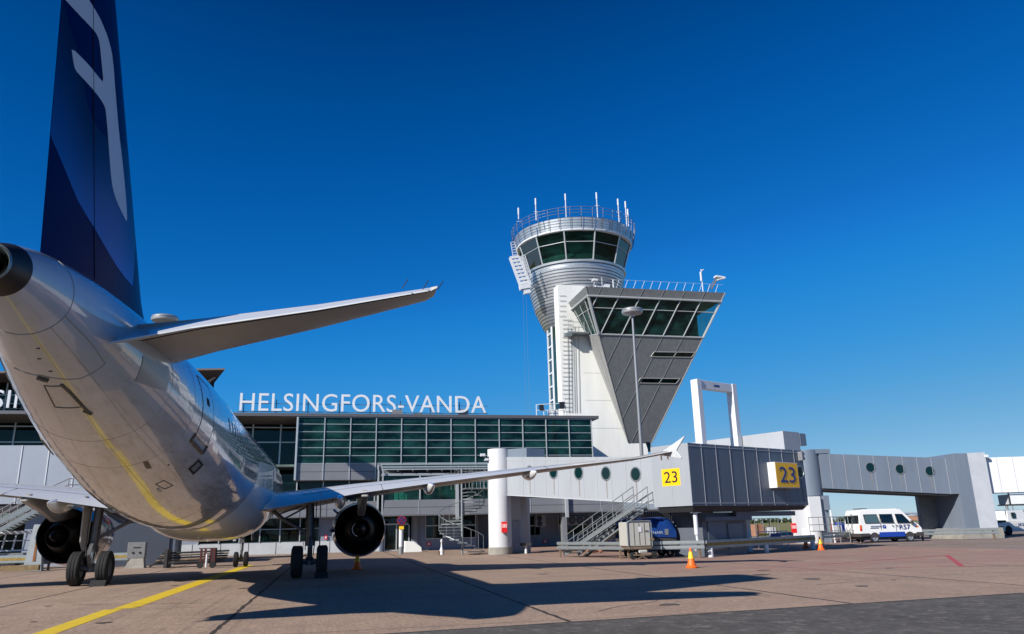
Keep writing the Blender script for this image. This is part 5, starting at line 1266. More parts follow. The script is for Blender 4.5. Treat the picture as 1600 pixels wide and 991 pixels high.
    q = MB(); q.tube((gx, gy, 1.55), (gx-sg*1.05, gy+.1, 2.15), .06, 8); q.tube((gx-sg*1.05, gy+.1, 2.15), (gx-sg*1.7, gy+.2, 2.7), .08, 8); q.tube((gx-sg*1.05, gy+.1, 2.15), (gx-sg*.2, gy+.1, 2.6), .035, 6); q.tube((gx-sg*.1, gy+.15, 2.75), (gx-sg*1.2, gy+.2, 2.35), .03, 6); q.build('side_brace', m_strut, lg)
    q = MB(); q.path([(gx+.17, gy-.1, 2.8), (gx+.19, gy-.16, 1.8), (gx+.16, gy-.16, 1.2), (gx+.13, gy-.2, .8)], .018, 6); q.path([(gx-.17, gy-.1, 2.8), (gx-.2, gy-.17, 2.0), (gx-.17, gy-.2, 1.0)], .016, 6); q.build('hydraulic_hose', m_hose, lg)
    q = MB(); q.prism([(gx+sg*.3, gy-.55, 3.1), (gx+sg*.3, gy+.55, 3.1), (gx+sg*.33, gy+.5, 1.45), (gx+sg*.33, gy+.1, 1.1), (gx+sg*.33, gy-.4, 1.5)], (sg*.04, 0, 0)); q.build('gear_door', m_wingun, AP)
    for dx in (-.463, .463):
        def wheel(name, cx_, cy_, r, wd, par):
            q = MB(); h_ = wd/2; pr_ = [(r*.52, -h_*.75), (r*.62, -h_*.95), (r*.8, -h_), (r*.93, -h_*.85), (r*.985, -h_*.6)]
            for g_ in (-.36, -.12, .12, .36): pr_ += [(r, g_*wd-.045), (r, g_*wd-.014), (r-.012, g_*wd-.010), (r-.012, g_*wd+.010), (r, g_*wd+.014)]
            pr_ = [(rr_, x) for rr_, x in pr_ if abs(x) < h_*.7 or rr_ < r*.99] + [(r*.985, h_*.6), (r*.93, h_*.85), (r*.8, h_), (r*.62, h_*.95), (r*.52, h_*.75)]
            q.lathe(pr_, (cx_, cy_, r), axis='x', n=40); tw_ = q.build(name, m_tyre, par, smooth=35)
            q = MB(); q.lathe([(0, -h_*.5), (r*.3, -h_*.55), (r*.53, -h_*.75)], (cx_, cy_, r), axis='x', n=24); q.lathe([(0, h_*.5), (r*.3, h_*.55), (r*.53, h_*.75)], (cx_, cy_, r), axis='x', n=24); q.build('hub', m_strut, tw_, smooth=40); return tw_
        wheel('main_wheel', gx+dx, gy, .585, .42, AP)
# chocks stand on the ground: things of their own
for x, lab in ((XC-3.795+.46, 'dark wheel chock against the left main wheels'), (XC+3.795+.46, 'dark wheel chock against the right main wheels')):
    q = MB(); q.prism([(x-.25, 30.85, 0), (x-.25, 31.12, 0), (x-.25, 31.06, .17), (x-.25, 30.97, .2)], (.5, 0, 0)); tag(q.build('wheel_chock', m_tyre), lab, 'wheel chock')
# nose gear
gy = YA(5.07); q = MB(); q.tube((XC, gy+.3, 2.1), (XC, gy, .8), .09, 12); q.tube((XC, gy, .8), (XC, gy, .38), .07, 12); q.tube((XC-.25, gy, .38), (XC+.25, gy, .38), .06, 8); q.tube((XC, gy+.1, 1.2), (XC, gy+1.3, 2.1), .05, 8); q.box(XC-.12, XC+.12, gy-.15, gy-.05, 1.2, 1.6)
ng = q.build('nose_gear_leg', m_strut, AP, smooth=50)
for dx in (-.25, .25): wheel('nose_wheel', XC+dx, gy, .38, .22, AP)
q = MB(); q.prism([(XC-.42, gy-.1, 1.95), (XC-.42, gy+1.2, 1.95), (XC-.46, gy+1.1, 1.3), (XC-.46, gy, 1.3)], (.03, 0, 0)); q.prism([(XC+.42, gy-.1, 1.95), (XC+.42, gy+1.2, 1.95), (XC+.46, gy+1.1, 1.3), (XC+.46, gy, 1.3)], (.03, 0, 0)); q.build('nose_gear_door', m_white, AP)
q = MB(); q.prism([(XC-.02, 30.5, 1.75), (XC-.02, 30.2, 1.75), (XC-.02, 30.1, 1.45), (XC-.02, 30.2, 1.45)], (.04, 0, 0)); q.build('blade_antenna', m_white, AP)
# ------------------------------------------------------------------ traffic cones
def cone_at(p, h, label, first=None):
    if first: return copy_thing(first, tuple(p), random.uniform(0, 3), label)
    t = thing('traffic_cone', label, 'traffic cone', tuple(p), 0, 'orange traffic cones on the apron')
    MB().lathe([(.0, .03), (.23, .0), (.24, .04), (.17, .09), (.155, .12), (.052, .62), (.03, .74), (0, .75)], (0, 0, 0), n=28).build('cone', m_orange, t, smooth=35, local=True)
    MB().lathe([(.116, .34), (.12, .345), (.066, .6), (.062, .6)], (0, 0, 0), n=28).build('sleeve', m_cyel, t, smooth=35, local=True)
    return t
k1 = cone_at(atZ(1081, 887.5), .75, 'orange cone with yellow sleeve standing in front of the guard rail, right of the wing')
k2 = cone_at(Vector((27.5, 41.3, 0)), .75, 'orange cone with yellow sleeve in the sun at the right end of the guard rail', k1)
k3 = cone_at(Vector((28.7, 44.6, 0)), .75, 'shaded orange cone just left of the sunlit one at the rail end', k1)
k4 = cone_at(atZ(558, 890), .75, 'orange cone in shade under the right engine', k1)
# ------------------------------------------------------------------ guard rails
def guard_rail(pts, label, stripe=None, posts=3.2, hz=.62, white_posts=False, mp=None):
    t = thing('guard_rail', label, 'guard rail', (pts[0][0], pts[0][1], 0))
    b = MB()
    for a, c in zip(pts[:-1], pts[1:]):
        for dz in (-.115, .115):
            A_ = Vector((a[0], a[1], hz+dz)); C_ = Vector((c[0], c[1], hz+dz)); b.bar(A_, C_, .07, .11); b.bar(A_+Vector((0, 0, .07)), C_+Vector((0, 0, .07)), .03, .03); b.bar(A_-Vector((0, 0, .07)), C_-Vector((0, 0, .07)), .03, .03)
    b.build('rail', m_galv, t)
    if stripe:
        b = MB()
        for a, c in zip(pts[:-1], pts[1:]):
            e = Vector((c[0]-a[0], c[1]-a[1], 0)).normalized(); n = Vector((e.y, -e.x, 0)); n = n if n.y < 0 else -n
            b.bar(Vector((a[0], a[1], hz))+n*.035, Vector((c[0], c[1], hz))+n*.035, .02, .14)
        b.build('stripe', m_yrail, t)
    for a, c in zip(pts[:-1], pts[1:]):
        a_v = Vector((a[0], a[1], 0)); c_v = Vector((c[0], c[1], 0)); L_ = (c_v-a_v).length; n_ = max(1, int(L_/posts))
        for k in range(n_+1):
            p = a_v.lerp(c_v, (k+.06)/(n_+.12)); q = MB()
            if white_posts: q.tube(p, p+Vector((0, 0, hz-.18)), .13, 14)
            else: q.box(p.x-.05, p.x+.05, p.y+.04, p.y+.16, 0, hz+.1)
            q.build('post', m_white2 if white_posts else m_galvd, t)
    return t
gt_, _z = onB(871, 858, -1.8); g0_ = FB((gt_, -1.8, 0)); gc_ = (28.3, 43.0)
print('rail', gt_, g0_)
guard_rail([(g0_.x, g0_.y), tuple(FB((12.5, -1.75, 0)))[:2], (18.0, 36.7)], 'double guard rail running in front of the bridge stair and baggage container')
guard_rail([(18.2, 36.9), gc_], 'guard rail with faded yellow stripe below the head of bridge 23', True, 5.2, white_posts=True)
p_a = atZ(-60, 895); p_b = atZ(206, 888)
guard_rail([(p_a.x, p_a.y), (p_b.x, p_b.y)], 'yellow striped guard rail behind the left main wheels', True, 3.6)
p_a = atZ(1285, 851); p_b = atZ(1335, 848); guard_rail([(p_a.x, p_a.y), (p_b.x, p_b.y)], 'short guard rail behind the white van rear doors', None, 3)
p_a = atD(1437, 843, 58.5); p_b = atD(1562, 838, 57); guard_rail([(p_a.x, p_a.y), (p_b.x, p_b.y)], 'long guard rail right of the white van in front of the pale bridge pier', None, 4, hz=.6)
# ------------------------------------------------------------------ white van
vp_ = atD(1368, 844, 56.2); vp_.z = 0; VL = thing('passenger_van', 'white van with blue lower stripe and R57 lettering parked at right', 'van', (vp_.x, vp_.y, 0))
VA = radians(92); FV0 = frameL((vp_.x, vp_.y+0), (sin(VA), cos(VA)), (cos(VA)*-1*-1, -sin(VA)*-1))
nV = (-cos(VA), sin(VA)); nV = nV if nV[1] > 0 else (-nV[0], -nV[1])
FV = frameL((vp_.x, vp_.y), (sin(VA), cos(VA)), nV)   # x forward, y away from the camera; rear axle at x=0, near side y=0
WB = 2.9; W_ = 1.95
prof_ = [(-1.05, .55), (-1.08, 1.2), (-1.0, 2.0), (-.9, 2.3), (-.6, 2.36), (2.2, 2.38), (2.55, 2.3), (3.3, 1.5), (3.75, 1.22), (3.98, .95), (4.0, .55)]
def vanx(y):   # tumblehome
    return y
b = MB(FV); lowb = []; R = []
for yy, ins_ in ((0, 0), (.0, 0)):
    pass
sides = []
for s_ in (0, 1):
    ring = []
    for x, z in prof_:
        inset = max(0, (z-1.25))*.14; y = inset if s_ == 0 else W_-inset; ring.append((x, y, z))
    sides.append(ring)
ids0 = [b.P(p) for p in sides[0]]; ids1 = [b.P(p) for p in sides[1]]
# add wheel arches by lowering body only between them
b.F(*ids0); b.F(*ids1[::-1])
for k in range(len(prof_)): j = (k+1) % len(prof_); b.F(ids0[k], ids0[j], ids1[j], ids1[k])
b.build('body', m_vanw, VL, bevel=.06)
b = MB(FV); b.box(.4, WB-.4, -.012, .1, .38, .72); b.build('blue_sill', m_bluep, VL); MB(FV).box(.42, WB-.42, W_-.1, W_+.012, .38, .72).build('blue_sill', m_bluep, VL)
b = MB(FV); b.box(-1.12, -.4, -.02, .2, .45, .66); b.box(-1.15, -1.0, 0, W_, .42, .66); b.box(3.45, 4.05, -.02, W_+.02, .4, .66); b.box(-.9, 3.8, .15, W_-.15, .25, .6); b.build('bumper', m_plast, VL)
def vwin(pts, y0=0):   # window polygon in x,z on the near side
    q = MB(FV); q.F(*[q.P((x, max(0, z-1.25)*.14-.012, z)) for x, z in pts]); w_ = q.build('window', m_vang, VL)
    q = MB(FV)
    for (x0, z0), (x1, z1) in zip(pts, pts[1:]+pts[:1]): q.tube((x0, max(0, z0-1.25)*.14-.012, z0), (x1, max(0, z1-1.25)*.14-.012, z1), .022, 5)
    q.build('seal', m_plast, w_)
vwin([(-.62, 1.38), (.52, 1.38), (.42, 1.98), (-.66, 1.98)]); vwin([(.72, 1.38), (1.72, 1.36), (1.68, 1.98), (.64, 1.98)]); vwin([(2.02, 1.34), (3.1, 1.32), (2.55, 1.96), (1.95, 1.98)])
q = MB(FV)
for x in (1.3, 2.5): q.bar((x, .06, 1.38), (x, .09, 1.96), .03, .02)
q.build('window_divider', m_plast, VL)
q = MB(FV); q.quad((2.6, .3, 2.27), (2.6, W_-.3, 2.27), (3.33, W_-.1, 1.5), (3.33, .1, 1.5)); q.build('windscreen', m_vang, VL).location.z = .012
for y0 in (.16, 1.02):
    q = MB(FV); q.box(-1.09, -1.03, y0, y0+.72, 1.35, 1.95); q.build('rear_window', m_vang, VL)
q = MB(FV); q.box(-1.1, -1.06, .93, .97, .6, 2.1); q.box(-.05+.63, .6+.01, -.008, .0, .9, 2.0); q.box(1.82, 1.84, -.008, .0, .7, 1.3); q.box(-.3, .4, -.012, 0, 1.0, 1.03); q.build('door_gap', m_seam, VL)
q = MB(FV); q.box(-1.1, -.98, -.01, .08, 1.0, 1.25); q.build('tail_light', m_olens, VL); q = MB(FV); q.box(-1.1, -.98, -.01, .08, .84, .99); q.build('tail_light', m_red, VL)
q = MB(FV); q.box(1.55, 1.6, -.04, 0, 1.1, 1.2); q.box(1.9, 1.95, -.04, 0, 1.1, 1.2); q.build('handle', m_plast, VL)
q = MB(FV); q.box(3.05, 3.2, -.24, -.04, 1.25, 1.5); q.build('mirror', m_plast, VL, bevel=.02)
q = MB(FV); q.box(-.55, .0, .5, 1.4, 2.39, 2.44); q.build('roof_hatch', m_plast, VL)
q = MB(FV); q.box(3.5, 3.7, -.005, .05, 1.0, 1.12); q.build('headlight', m_olens, VL)
q = MB(FV); q.box(.74, .98, -.02, -.008, 1.0, 1.22); lo_ = q.build('emblem', m_bluep, VL)
q = MB(FV); q.quad((.78, -.026, 1.07), (.86, -.026, 1.13), (.95, -.026, 1.15), (.9, -.026, 1.09)); q.build('emblem_stripe', m_white2, lo_)
text('van_number', 'R57', m_lblue, VL, FV((2.1, -.02, .88)), (sin(VA), cos(VA), 0), (0, 0, 1), .88, .34, .008)
q = MB(FV); q.box(-.25, .68, -.014, -.004, 1.1, 1.12); q.build('lettering_line', m_lblue, VL)
q = MB(FV)
for k in range(9): q.box(-.24+.1*k, -.17+.1*k, -.014, -.004, 1.14, 1.18)
q.build('small_lettering', m_lblue, VL)
for x in (0, WB):
    for y in (.02, W_-.24):
        q = MB(FV); R = [[(x+r*cos(2*pi*k/28), y+d_, .33+r*sin(2*pi*k/28)) for k in range(28)] for r, d_ in ((.23, -.02), (.31, -.02), (.34, .03), (.34, .19), (.31, .22), (.23, .22))]; q.rings(R); wt = q.build('wheel', m_tyre, VL, smooth=40)
        q = MB(FV); R = [[(x+r*cos(2*pi*k/20), y+d_, .33+r*sin(2*pi*k/20)) for k in range(20)] for r, d_ in ((.235, -.015), (.2, -.01), (.15, .02), (.08, -.005), (.04, -.03))]; q.rings(R, cap1=True); q.rings([[(a_[0], 2*y+.22-a_[1], a_[2]) for a_ in rr_] for rr_ in R], cap1=True); q.build('rim', m_rim, wt, smooth=40)
    q = MB(FV); n_ = 20; P_ = [(x+.385*cos(pi*k/n_), .385*sin(pi*k/n_)+.33) for k in range(n_+1)]
    q.F(*[q.P((a, -.004, max(.36, c))) for a, c in P_]); q.build('wheel_arch', m_plast, VL)
# ------------------------------------------------------------------ blue canopied baggage trailer and container dolly
bc = atD(1033, 868, 38.6); bc.z = 0; BT = thing('baggage_trailer', 'long baggage trailer under a blue tarpaulin lettered FINNAIR', 'baggage trailer', (bc.x, bc.y+1.5, 0))
x0, x1, yb = bc.x-1.35, bc.x+1.5, bc.y+1.3
b = MB(); R = []
zz0 = .95
secp = [(0, .98), (0, 1.42), (.12, 1.72), (.4, 1.92), (.9, 1.98), (1.3, 1.9), (1.5, 1.5), (1.5, .98)]
for x, dz in ((x0, -.08), (x0+.5, 0), (x0+1.4, .03), (x0+2.3, .07), (x1-.2, .02), (x1, -.2)):
    R.append([(x, yb+y+random.uniform(-.02, .02), z+(dz if z > 1 else 0)+random.uniform(-.02, .02)) for y, z in secp])
b.rings(R, close=False, cap0=False); b.F(*[b.P(p) for p in R[-1]]); b.build('tarpaulin', m_tarp, BT, smooth=50)
b = MB(); b.box(x0, x1, yb+.05, yb+1.45, .5, .97); b.box(x0-.1, x1+.1, yb+.1, yb+1.4, .38, .5); b.build('body', m_plast, BT)
text('tarp_lettering', 'FINNAIR', mat('faded tarp lettering', (.4, .45, .55), .6), BT, (x0+1.15, yb-.012, 1.16), (1, 0, 0), (.0, 0, 1), .95, .14, .01)
b = MB(); b.box(x0+2.2, x0+2.4, yb-.03, yb-.01, 1.1, 1.4); b.build('label_patch', m_clad, BT)
b = MB()
for k in range(3): b.tube((x0-.05+.25*k, yb+.05, .9), (x0-.05+.25*k, yb+.3, 1.85), .03, 6)
b.build('hoop', m_galv, BT)
for x in (x0+.6, x1-.35):
    for y in (yb+.1, yb+1.2): b = MB(); b.lathe([(.1, 0), (.22, 0), (.24, .03), (.24, .13), (.22, .16), (.1, .16)], (x, y, .24), axis='y', n=24); b.build('wheel', m_tyre, BT, smooth=40)
cc = atD(1001, 872, 37.9); cc.z = 0; CT = thing('baggage_container', 'scuffed white ribbed baggage container on a small rusty dolly', 'baggage container', (cc.x, cc.y, 0))
x0, x1, y0, y1 = cc.x-.58, cc.x+.6, cc.y, cc.y+1.3
m_contw = mat('scuffed container white', (.42, .42, .39), .6, nscale=5, namt=.35, dirt=(.3, .27, .2))
b = MB(); b.box(x0, x1, y0, y1, .62, 1.78); b.build('box', m_contw, CT, bevel=.04)
b = MB()
for f_ in (.27, .5, .74): b.box(x0+(x1-x0)*f_-.012, x0+(x1-x0)*f_+.012, y0-.012, y0-.002, .68, 1.72)
b.build('rib', m_seam, CT)
b = MB(); b.path([(x0-.03, y0-.03, .6), (x0-.03, y0-.03, 1.75), (x0+.05, y0-.03, 1.82), (x1-.02, y0-.03, 1.82), (x1+.05, y0-.03, 1.72), (x1+.05, y0-.03, .6)], .03, 6); b.build('frame', m_galv, CT)
b = MB(); b.box(cc.x-.02, cc.x+.13, y0-.03, y0-.016, 1.3, 1.55); b.build('paper_tag', m_white2, CT)
text('container_number', '106', m_ink, CT, (cc.x+.28, y0-.02, 1.28), (1, 0, 0), (0, 0, 1), .22, .1, .005)
b = MB(); b.box(x0+.1, x1, y0-.05, y1, .5, .6); b.box(x0+.2, x1-.05, y0-.1, y0-.02, .18, .24); b.bar((x0+.3, y0-.1, .0), (x0+.8, y0-.1, .2), .04, .04); b.bar((x0+.9, y0-.1, .0), (x0+.5, y0-.1, .2), .04, .04); b.tube((x1, y0-.1, 1.0), (x1+.1, y0-.1, .9), .07, 8); b.build('dolly_frame', m_galvd, CT)
b = MB(); b.box(x0+.5, x0+.95, y0-.08, y0+.1, .28, .45); b.build('sack', m_contw, CT, bevel=.06)
for x in (x0+.2, x1+.12):
    b = MB(); b.lathe([(.05, 0), (.15, 0), (.17, .02), (.17, .1), (.15, .12), (.05, .12)], (x, y0-.05, .17), axis='y', n=20); b.build('wheel', m_tyre, CT, smooth=40)
# valve standpipes near the rail
for px, py, lab in ((1033, 868, 'white standpipe valve between the ribbed container and the blue trailer'), (1083, 866, 'white standpipe valve beside the front orange cone')):
    p = atZ(px, py); t = thing('standpipe', lab, 'standpipe', tuple(p), 0, 'white standpipe valves by the rail')
    MB().tube((0, 0, 0), (0, 0, 1.15), .07, 10).build('pipe', m_white2, t, smooth=50, local=True)
    b = MB(); b.box(.03, .32, -.05, .05, .95, 1.08); b.box(.18, .26, -.04, .04, .82, .95); b.build('valve', m_clad, t, local=True); b = MB(); b.lathe([(.1, 0), (.1, .1), (.03, .14)], (0, 0, 1.1), n=12); b.build('cap', m_white2, t, local=True)
# small estate car behind the stair
cp_ = atD(957, 852, 52); cp_.z = 0; CR = thing('small_car', 'small white and blue car seen from behind under the bridge stair', 'car', tuple(cp_))
ca = radians(-14); 
def FC(p): p = Vector(p); return Vector((cp_.x+p.x*cos(ca)-p.y*sin(ca), cp_.y+p.x*sin(ca)+p.y*cos(ca), p.z))
b = MB(FC); b.prism([(-.82, 0, .5), (-.82, 0, .98), (-.82, 3.4, .95), (-.82, 3.9, .7), (-.82, 3.9, .5)], (1.64, 0, 0)); b.build('body', m_vanw, CR, bevel=.06)
b = MB(FC); b.hexa([(-.78, .02, .98), (.78, .02, .98), (.78, 2.6, .98), (-.78, 2.6, .98), (-.6, .35, 1.45), (.6, .35, 1.45), (.6, 1.9, 1.45), (-.6, 1.9, 1.45)]); b.build('cabin', m_lamp, CR, bevel=.05)
b = MB(FC); b.box(-.85, .85, -.06, .5, .32, .66); b.box(-.84, .84, .5, 3.9, .32, .6); b.build('blue_sill', m_bluep, CR)
b = MB(FC)
for s_ in (-1, 1): b.bar((s_*.78, .02, .98), (s_*.6, .35, 1.46), .06, .08)
b.box(-.6, .6, .33, 1.9, 1.44, 1.48); b.build('pillar', m_vanw, CR)
b = MB(FC); b.box(-.26, .26, -.03, -.005, .74, .86); b.build('number_plate', m_clad, CR)
for s_ in (-1, 1): b = MB(FC); b.box(s_*.83-.02, s_*.66+.02, -.03, .06, .72, .95) if s_ < 0 else b.box(.66, .83, -.03, .06, .72, .95); b.build('tail_light', m_red, CR)
for s_ in (-.7, .55):
    for y in (.6, 3.0): b = MB(FC); R = [[(s_+d_, y+r*cos(2*pi*k/20), .28+r*sin(2*pi*k/20)) for k in range(20)] for r, d_ in ((.15, 0), (.28, .0), (.28, .15), (.15, .15))]; b.rings(R, close=True, cap0=True, cap1=True); b.build('wheel', m_tyre, CR)
# green tent-like cover behind the car
p = atD(975, 838, 53); b = MB(); b.hexa([(p.x-.3, p.y, 0), (p.x+.35, p.y, 0), (p.x+.35, p.y+.6, 0), (p.x-.3, p.y+.6, 0), (p.x-.15, p.y, 2.0), (p.x+.2, p.y, 2.1), (p.x+.2, p.y+.6, 2.1), (p.x-.15, p.y+.6, 2.0)])
tag(b.build('covered_stack', m_green, None, bevel=.05), 'bright green covered stack just right of the small car', 'covered stack')
# terracotta coloured bundles below the rail
p = atZ(925, 865); b = MB()
for k in range(5): b.lathe([(0, -.16), (.12, -.1), (.16, 0), (.12, .1), (0, .16)], (p.x-.3+.22*k, p.y+.1*(k % 2), .17+.03*(k % 2)), n=10)
tag(b.build('sack_pile', m_brick, None, smooth=60), 'pile of brown sacks on the ground below the bridge stair', 'sacks')
# air conditioning units under the terminal
ac = thing('condenser_bank', 'long row of round condenser fans hung under the terminal overhang', 'air conditioner', (18, 66.5, 2))
a1_ = atY(886, 808, 66.4); a2_ = atY(950, 817, 66.4)
b = MB(); b.box(a1_.x, a2_.x, 66.4, 67.2, a2_.z-.02, a1_.z+.02); b.build('case', m_clad, ac)
for k in range(5):
    cx_ = a1_.x+(a2_.x-a1_.x)*(.12+.19*k); b = MB(); b.lathe([(.0, -.02), (.27, -.02), (.3, -.04), (.3, .0)], (cx_, 66.38, (a1_.z+a2_.z)/2), axis='y', n=24); f_ = b.build('fan', m_lamp, ac)
    b = MB()
    for j in range(4): b.bar((cx_-.27*cos(j*pi/4), 66.33, (a1_.z+a2_.z)/2-.27*sin(j*pi/4)), (cx_+.27*cos(j*pi/4), 66.33, (a1_.z+a2_.z)/2+.27*sin(j*pi/4)), .015, .015)
    b.build('grille', m_galv, f_)
ac2 = thing('condenser_unit', 'small grey condenser with two stacked fans beside the bridge pillar', 'air conditioner', (13.2, 66.2, 1.7))
a1_ = atY(837, 805, 66.2); a2_ = atY(853, 823, 66.2); b = MB(); b.box(a1_.x, a2_.x, 66.2, 66.7, a2_.z, a1_.z); b.build('case', m_clad, ac2)
for f_ in (.27, .72): b = MB(); b.lathe([(.0, -.02), (.22, -.02), (.24, 0)], (a1_.x+.32, 66.18, a2_.z+(a1_.z-a2_.z)*f_), axis='y', n=20); b.build('fan', m_lamp, ac2)
# no parking sign
m_dred = mat('shade darkened sign red', (.22, .012, .02), .5); m_dblue = mat('shade darkened sign blue', (.01, .02, .13), .5)  # disc red and blue darkened, shade put into the colours
p = Vector((4.95, 59.0, 0)); NP = thing('no_parking_sign', 'round blue and red no stopping sign on a white post by the terminal doors', 'sign', tuple(p))
b = MB(); b.tube(p, p+Vector((0, 0, 1.9)), .16, 16); b.build('post', m_white2, NP, smooth=50); b = MB(); b.tube(p, p+Vector((0, 0, .5)), .17, 16); b.build('post_foot', m_galv, NP, smooth=50)
b = MB(); b.tube(p+Vector((0, -.2, 2.35)), p+Vector((0, -.17, 2.35)), .34, 28); d_ = b.build('disc', m_dred, NP)
b = MB(); b.tube(p+Vector((0, -.215, 2.35)), p+Vector((0, -.2, 2.35)), .26, 28); b.build('disc_face', m_dblue, d_)
b = MB(); 
for s_ in (-1, 1): b.bar(p+Vector((-.2, -.222, 2.35-.2*s_)), p+Vector((.2, -.222, 2.35+.2*s_)), .012, .06)
b.build('disc_cross', m_dred, d_)
b = MB(); b.box(p.x-.17, p.x+.17, p.y-.2, p.y-.17, 1.72, 1.95); b.build('yellow_plate', m_cyel, NP)
# concrete wedge block, bollard and small things by the wall
p = atZ(632, 863.5); b = MB(); b.prism([(p.x, p.y, 0), (p.x+1.35, p.y, 0), (p.x+1.3, p.y, .35), (p.x+.75, p.y, .78), (p.x, p.y, .85)], (0, .5, 0)); tag(b.build('concrete_block', m_conc, None, bevel=.03), 'white concrete wedge block by the terminal doors', 'concrete block')
p = atZ(690, 867); BW = thing('bollard', 'slim white bollard before the terminal wall left of the spiral stair', 'bollard', tuple(p))
b = MB(); b.lathe([(.15, .0), (.13, .3), (.06, .5), (.05, .8), (.09, .86), (.06, 1.0), (.0, 1.02)], tuple(p), n=14); b.build('body', m_white2, BW, smooth=50)
b = MB(); b.box(p.x-.25, p.x+.2, p.y-.1, p.y+.1, 0, .25); b.build('base', m_galvd, BW)
p = atZ(822, 865); WB_ = thing('waste_stand', 'small dark tray on a white leg beside the grey pillar', 'stand', tuple(p))
MB().tube(p, p+Vector((0, 0, .5)), .09, 10).build('leg', m_white2, WB_); MB().box(p.x-.32, p.x+.34, p.y-.2, p.y+.25, .5, .66).build('tray', m_plast, WB_)
# ------------------------------------------------------------------ equipment under and left of the aircraft
p = atZ(210, 888); GB = thing('ground_power_box', 'pale grey ground power box on a tapered concrete foot under the fuselage', 'power box', tuple(p))
MB().box(p.x-.45, p.x+.45, p.y, p.y+.45, .5, 1.35).build('cabinet', mat('pale box', (.2, .205, .21), .6, nscale=3, namt=.3), GB, bevel=.02)
b = MB(); b.hexa([(p.x-.5, p.y-.15, 0), (p.x+.5, p.y-.15, 0), (p.x+.5, p.y+.5, 0), (p.x-.5, p.y+.5, 0), (p.x-.25, p.y, .5), (p.x+.4, p.y, .5), (p.x+.4, p.y+.4, .5), (p.x-.25, p.y+.4, .5)]); b.build('foot', m_concg, GB)
b = MB(); b.tube((p.x-.15, p.y-.03, .8), (p.x-.15, p.y, .8), .06, 10); b.tube((p.x+.2, p.y-.03, .8), (p.x+.2, p.y, .8), .06, 10); b.box(p.x-.15, p.x+.2, p.y-.02, p.y, 1.05, 1.1); b.build('socket', m_ink, GB)
p = atZ(258, 888); TB = thing('tow_bar_rack', 'dark stack of tow bars lying behind the power box', 'tow bars', tuple(p))
for k in range(5):
    b = MB(); b.tube((p.x-.6+.05*k, p.y+.25*k, .25+.12*k), (p.x+3.0, p.y+.25*k+.4, .3+.12*k), .05, 8); b.build('tow_bar', m_galvd if k % 2 else m_hose, TB)
b = MB(); b.box(p.x-.1, p.x+.05, p.y, p.y+1.3, 0, .95); b.box(p.x+2.2, p.x+2.35, p.y, p.y+1.5, 0, .95); b.bar((p.x-.75, p.y-.2, .1), (p.x-.2, p.y, .4), .08, .08); b.build('stand', m_hose, TB)
p = atZ(322, 888); RS = thing('chock_stand', 'dark red wheeled stand standing under the fuselage', 'wheeled stand', tuple(p))
b = MB(); b.box(p.x-.42, p.x+.42, p.y, p.y+.1, .95, 1.0)
for x in (-.3, -.1, .18, .34): b.box(p.x+x-.05, p.x+x+.05, p.y, p.y+.15, .25, .95)
b.build('frame', mat('dark red steel', (.07, .015, .015), .6), RS)
b = MB(); b.tube((p.x, p.y-.05, .05), (p.x, p.y-.05, .7), .05, 8); b.build('jack', m_white2, RS)
for x in (-.3, .3): b = MB(); b.lathe([(.0, 0), (.16, .0), (.16, .1), (0, .1)], (p.x+x, p.y-.05, .16), axis='y', n=16); b.build('wheel', m_tyre, RS)
p = atZ(345, 886.5); 
PL_ = thing('equipment_post', 'rust streaked grey steel post behind the left guard rail', 'post', (-15.2, 47.6, 0))
q5 = atY(57, 835, 47.6); b = MB(); b.hexa([(q5.x-.45, 47.6, 0), (q5.x+.45, 47.6, 0), (q5.x+.45, 48, 0), (q5.x-.45, 48, 0), (q5.x-.18, 47.6, 2.4), (q5.x+.22, 47.6, 2.4), (q5.x+.22, 48, 2.4), (q5.x-.18, 48, 2.4)]); b.build('column', mat('pale steel', (.38, .42, .43), .5, nscale=2, namt=.2), PL_)
b = MB(); b.hexa([(q5.x-.02, 47.58, .5), (q5.x+.12, 47.58, .5), (q5.x+.12, 47.59, .5), (q5.x-.02, 47.59, .5), (q5.x+.02, 47.58, 1.8), (q5.x+.07, 47.58, 1.8), (q5.x+.07, 47.59, 1.8), (q5.x+.02, 47.59, 1.8)]); b.build('rust_streak', mat('rust', (.25, .1, .03), .8), PL_)
b = MB(); b.box(q5.x-1.3, q5.x+.5, 47.0, 47.3, .05, .33); tag(b.build('timber_block', mat('old timber', (.28, .2, .1), .8, nscale=4, namt=.5), None), 'weathered timber block under the left guard rail', 'timber')
EQ = thing('loader_frame', 'white framed loading machine behind the left guard rail below the stair', 'loading machine', (-18, 50.5, 0))
c5 = atY(35, 838, 51.0); b = MB(); xx = c5.x
b.box(xx-1.6, xx+1.2, 51, 51.2, 1.95, 2.12)
for x in (-1.4, -.9, -.35, .2, .7): b.bar((xx+x, 51.1, 1.95), (xx+x-.12, 51.1, 1.0), .07, .07)
b.box(xx-2.5, xx+1.3, 50.9, 51.1, 1.0, 1.08); b.box(xx-2.5, xx+1.3, 50.9, 51.1, 1.55, 1.6); b.bar((xx-2.2, 51, 1.9), (xx-1.7, 51, .9), .12, .12); b.bar((xx+.9, 51, 1.75), (xx+1.25, 51, 1.0), .1, .1)
b.build('guard_frame', m_white2, EQ)
b = MB(); b.box(xx-4, xx+.3, 50.6, 52.4, .62, .9); b.build('deck', m_galv, EQ); b = MB(); b.box(xx-4, xx+1.4, 50.8, 52.2, .25, .6); b.build('chassis', m_hose, EQ)
for x in (-2.4, -.2, .9): b = MB(); b.lathe([(.0, 0), (.2, 0), (.24, .03), (.24, .17), (0, .2)], (xx+x, 50.5, .3), axis='y', n=18); b.build('wheel', m_tyre, EQ)
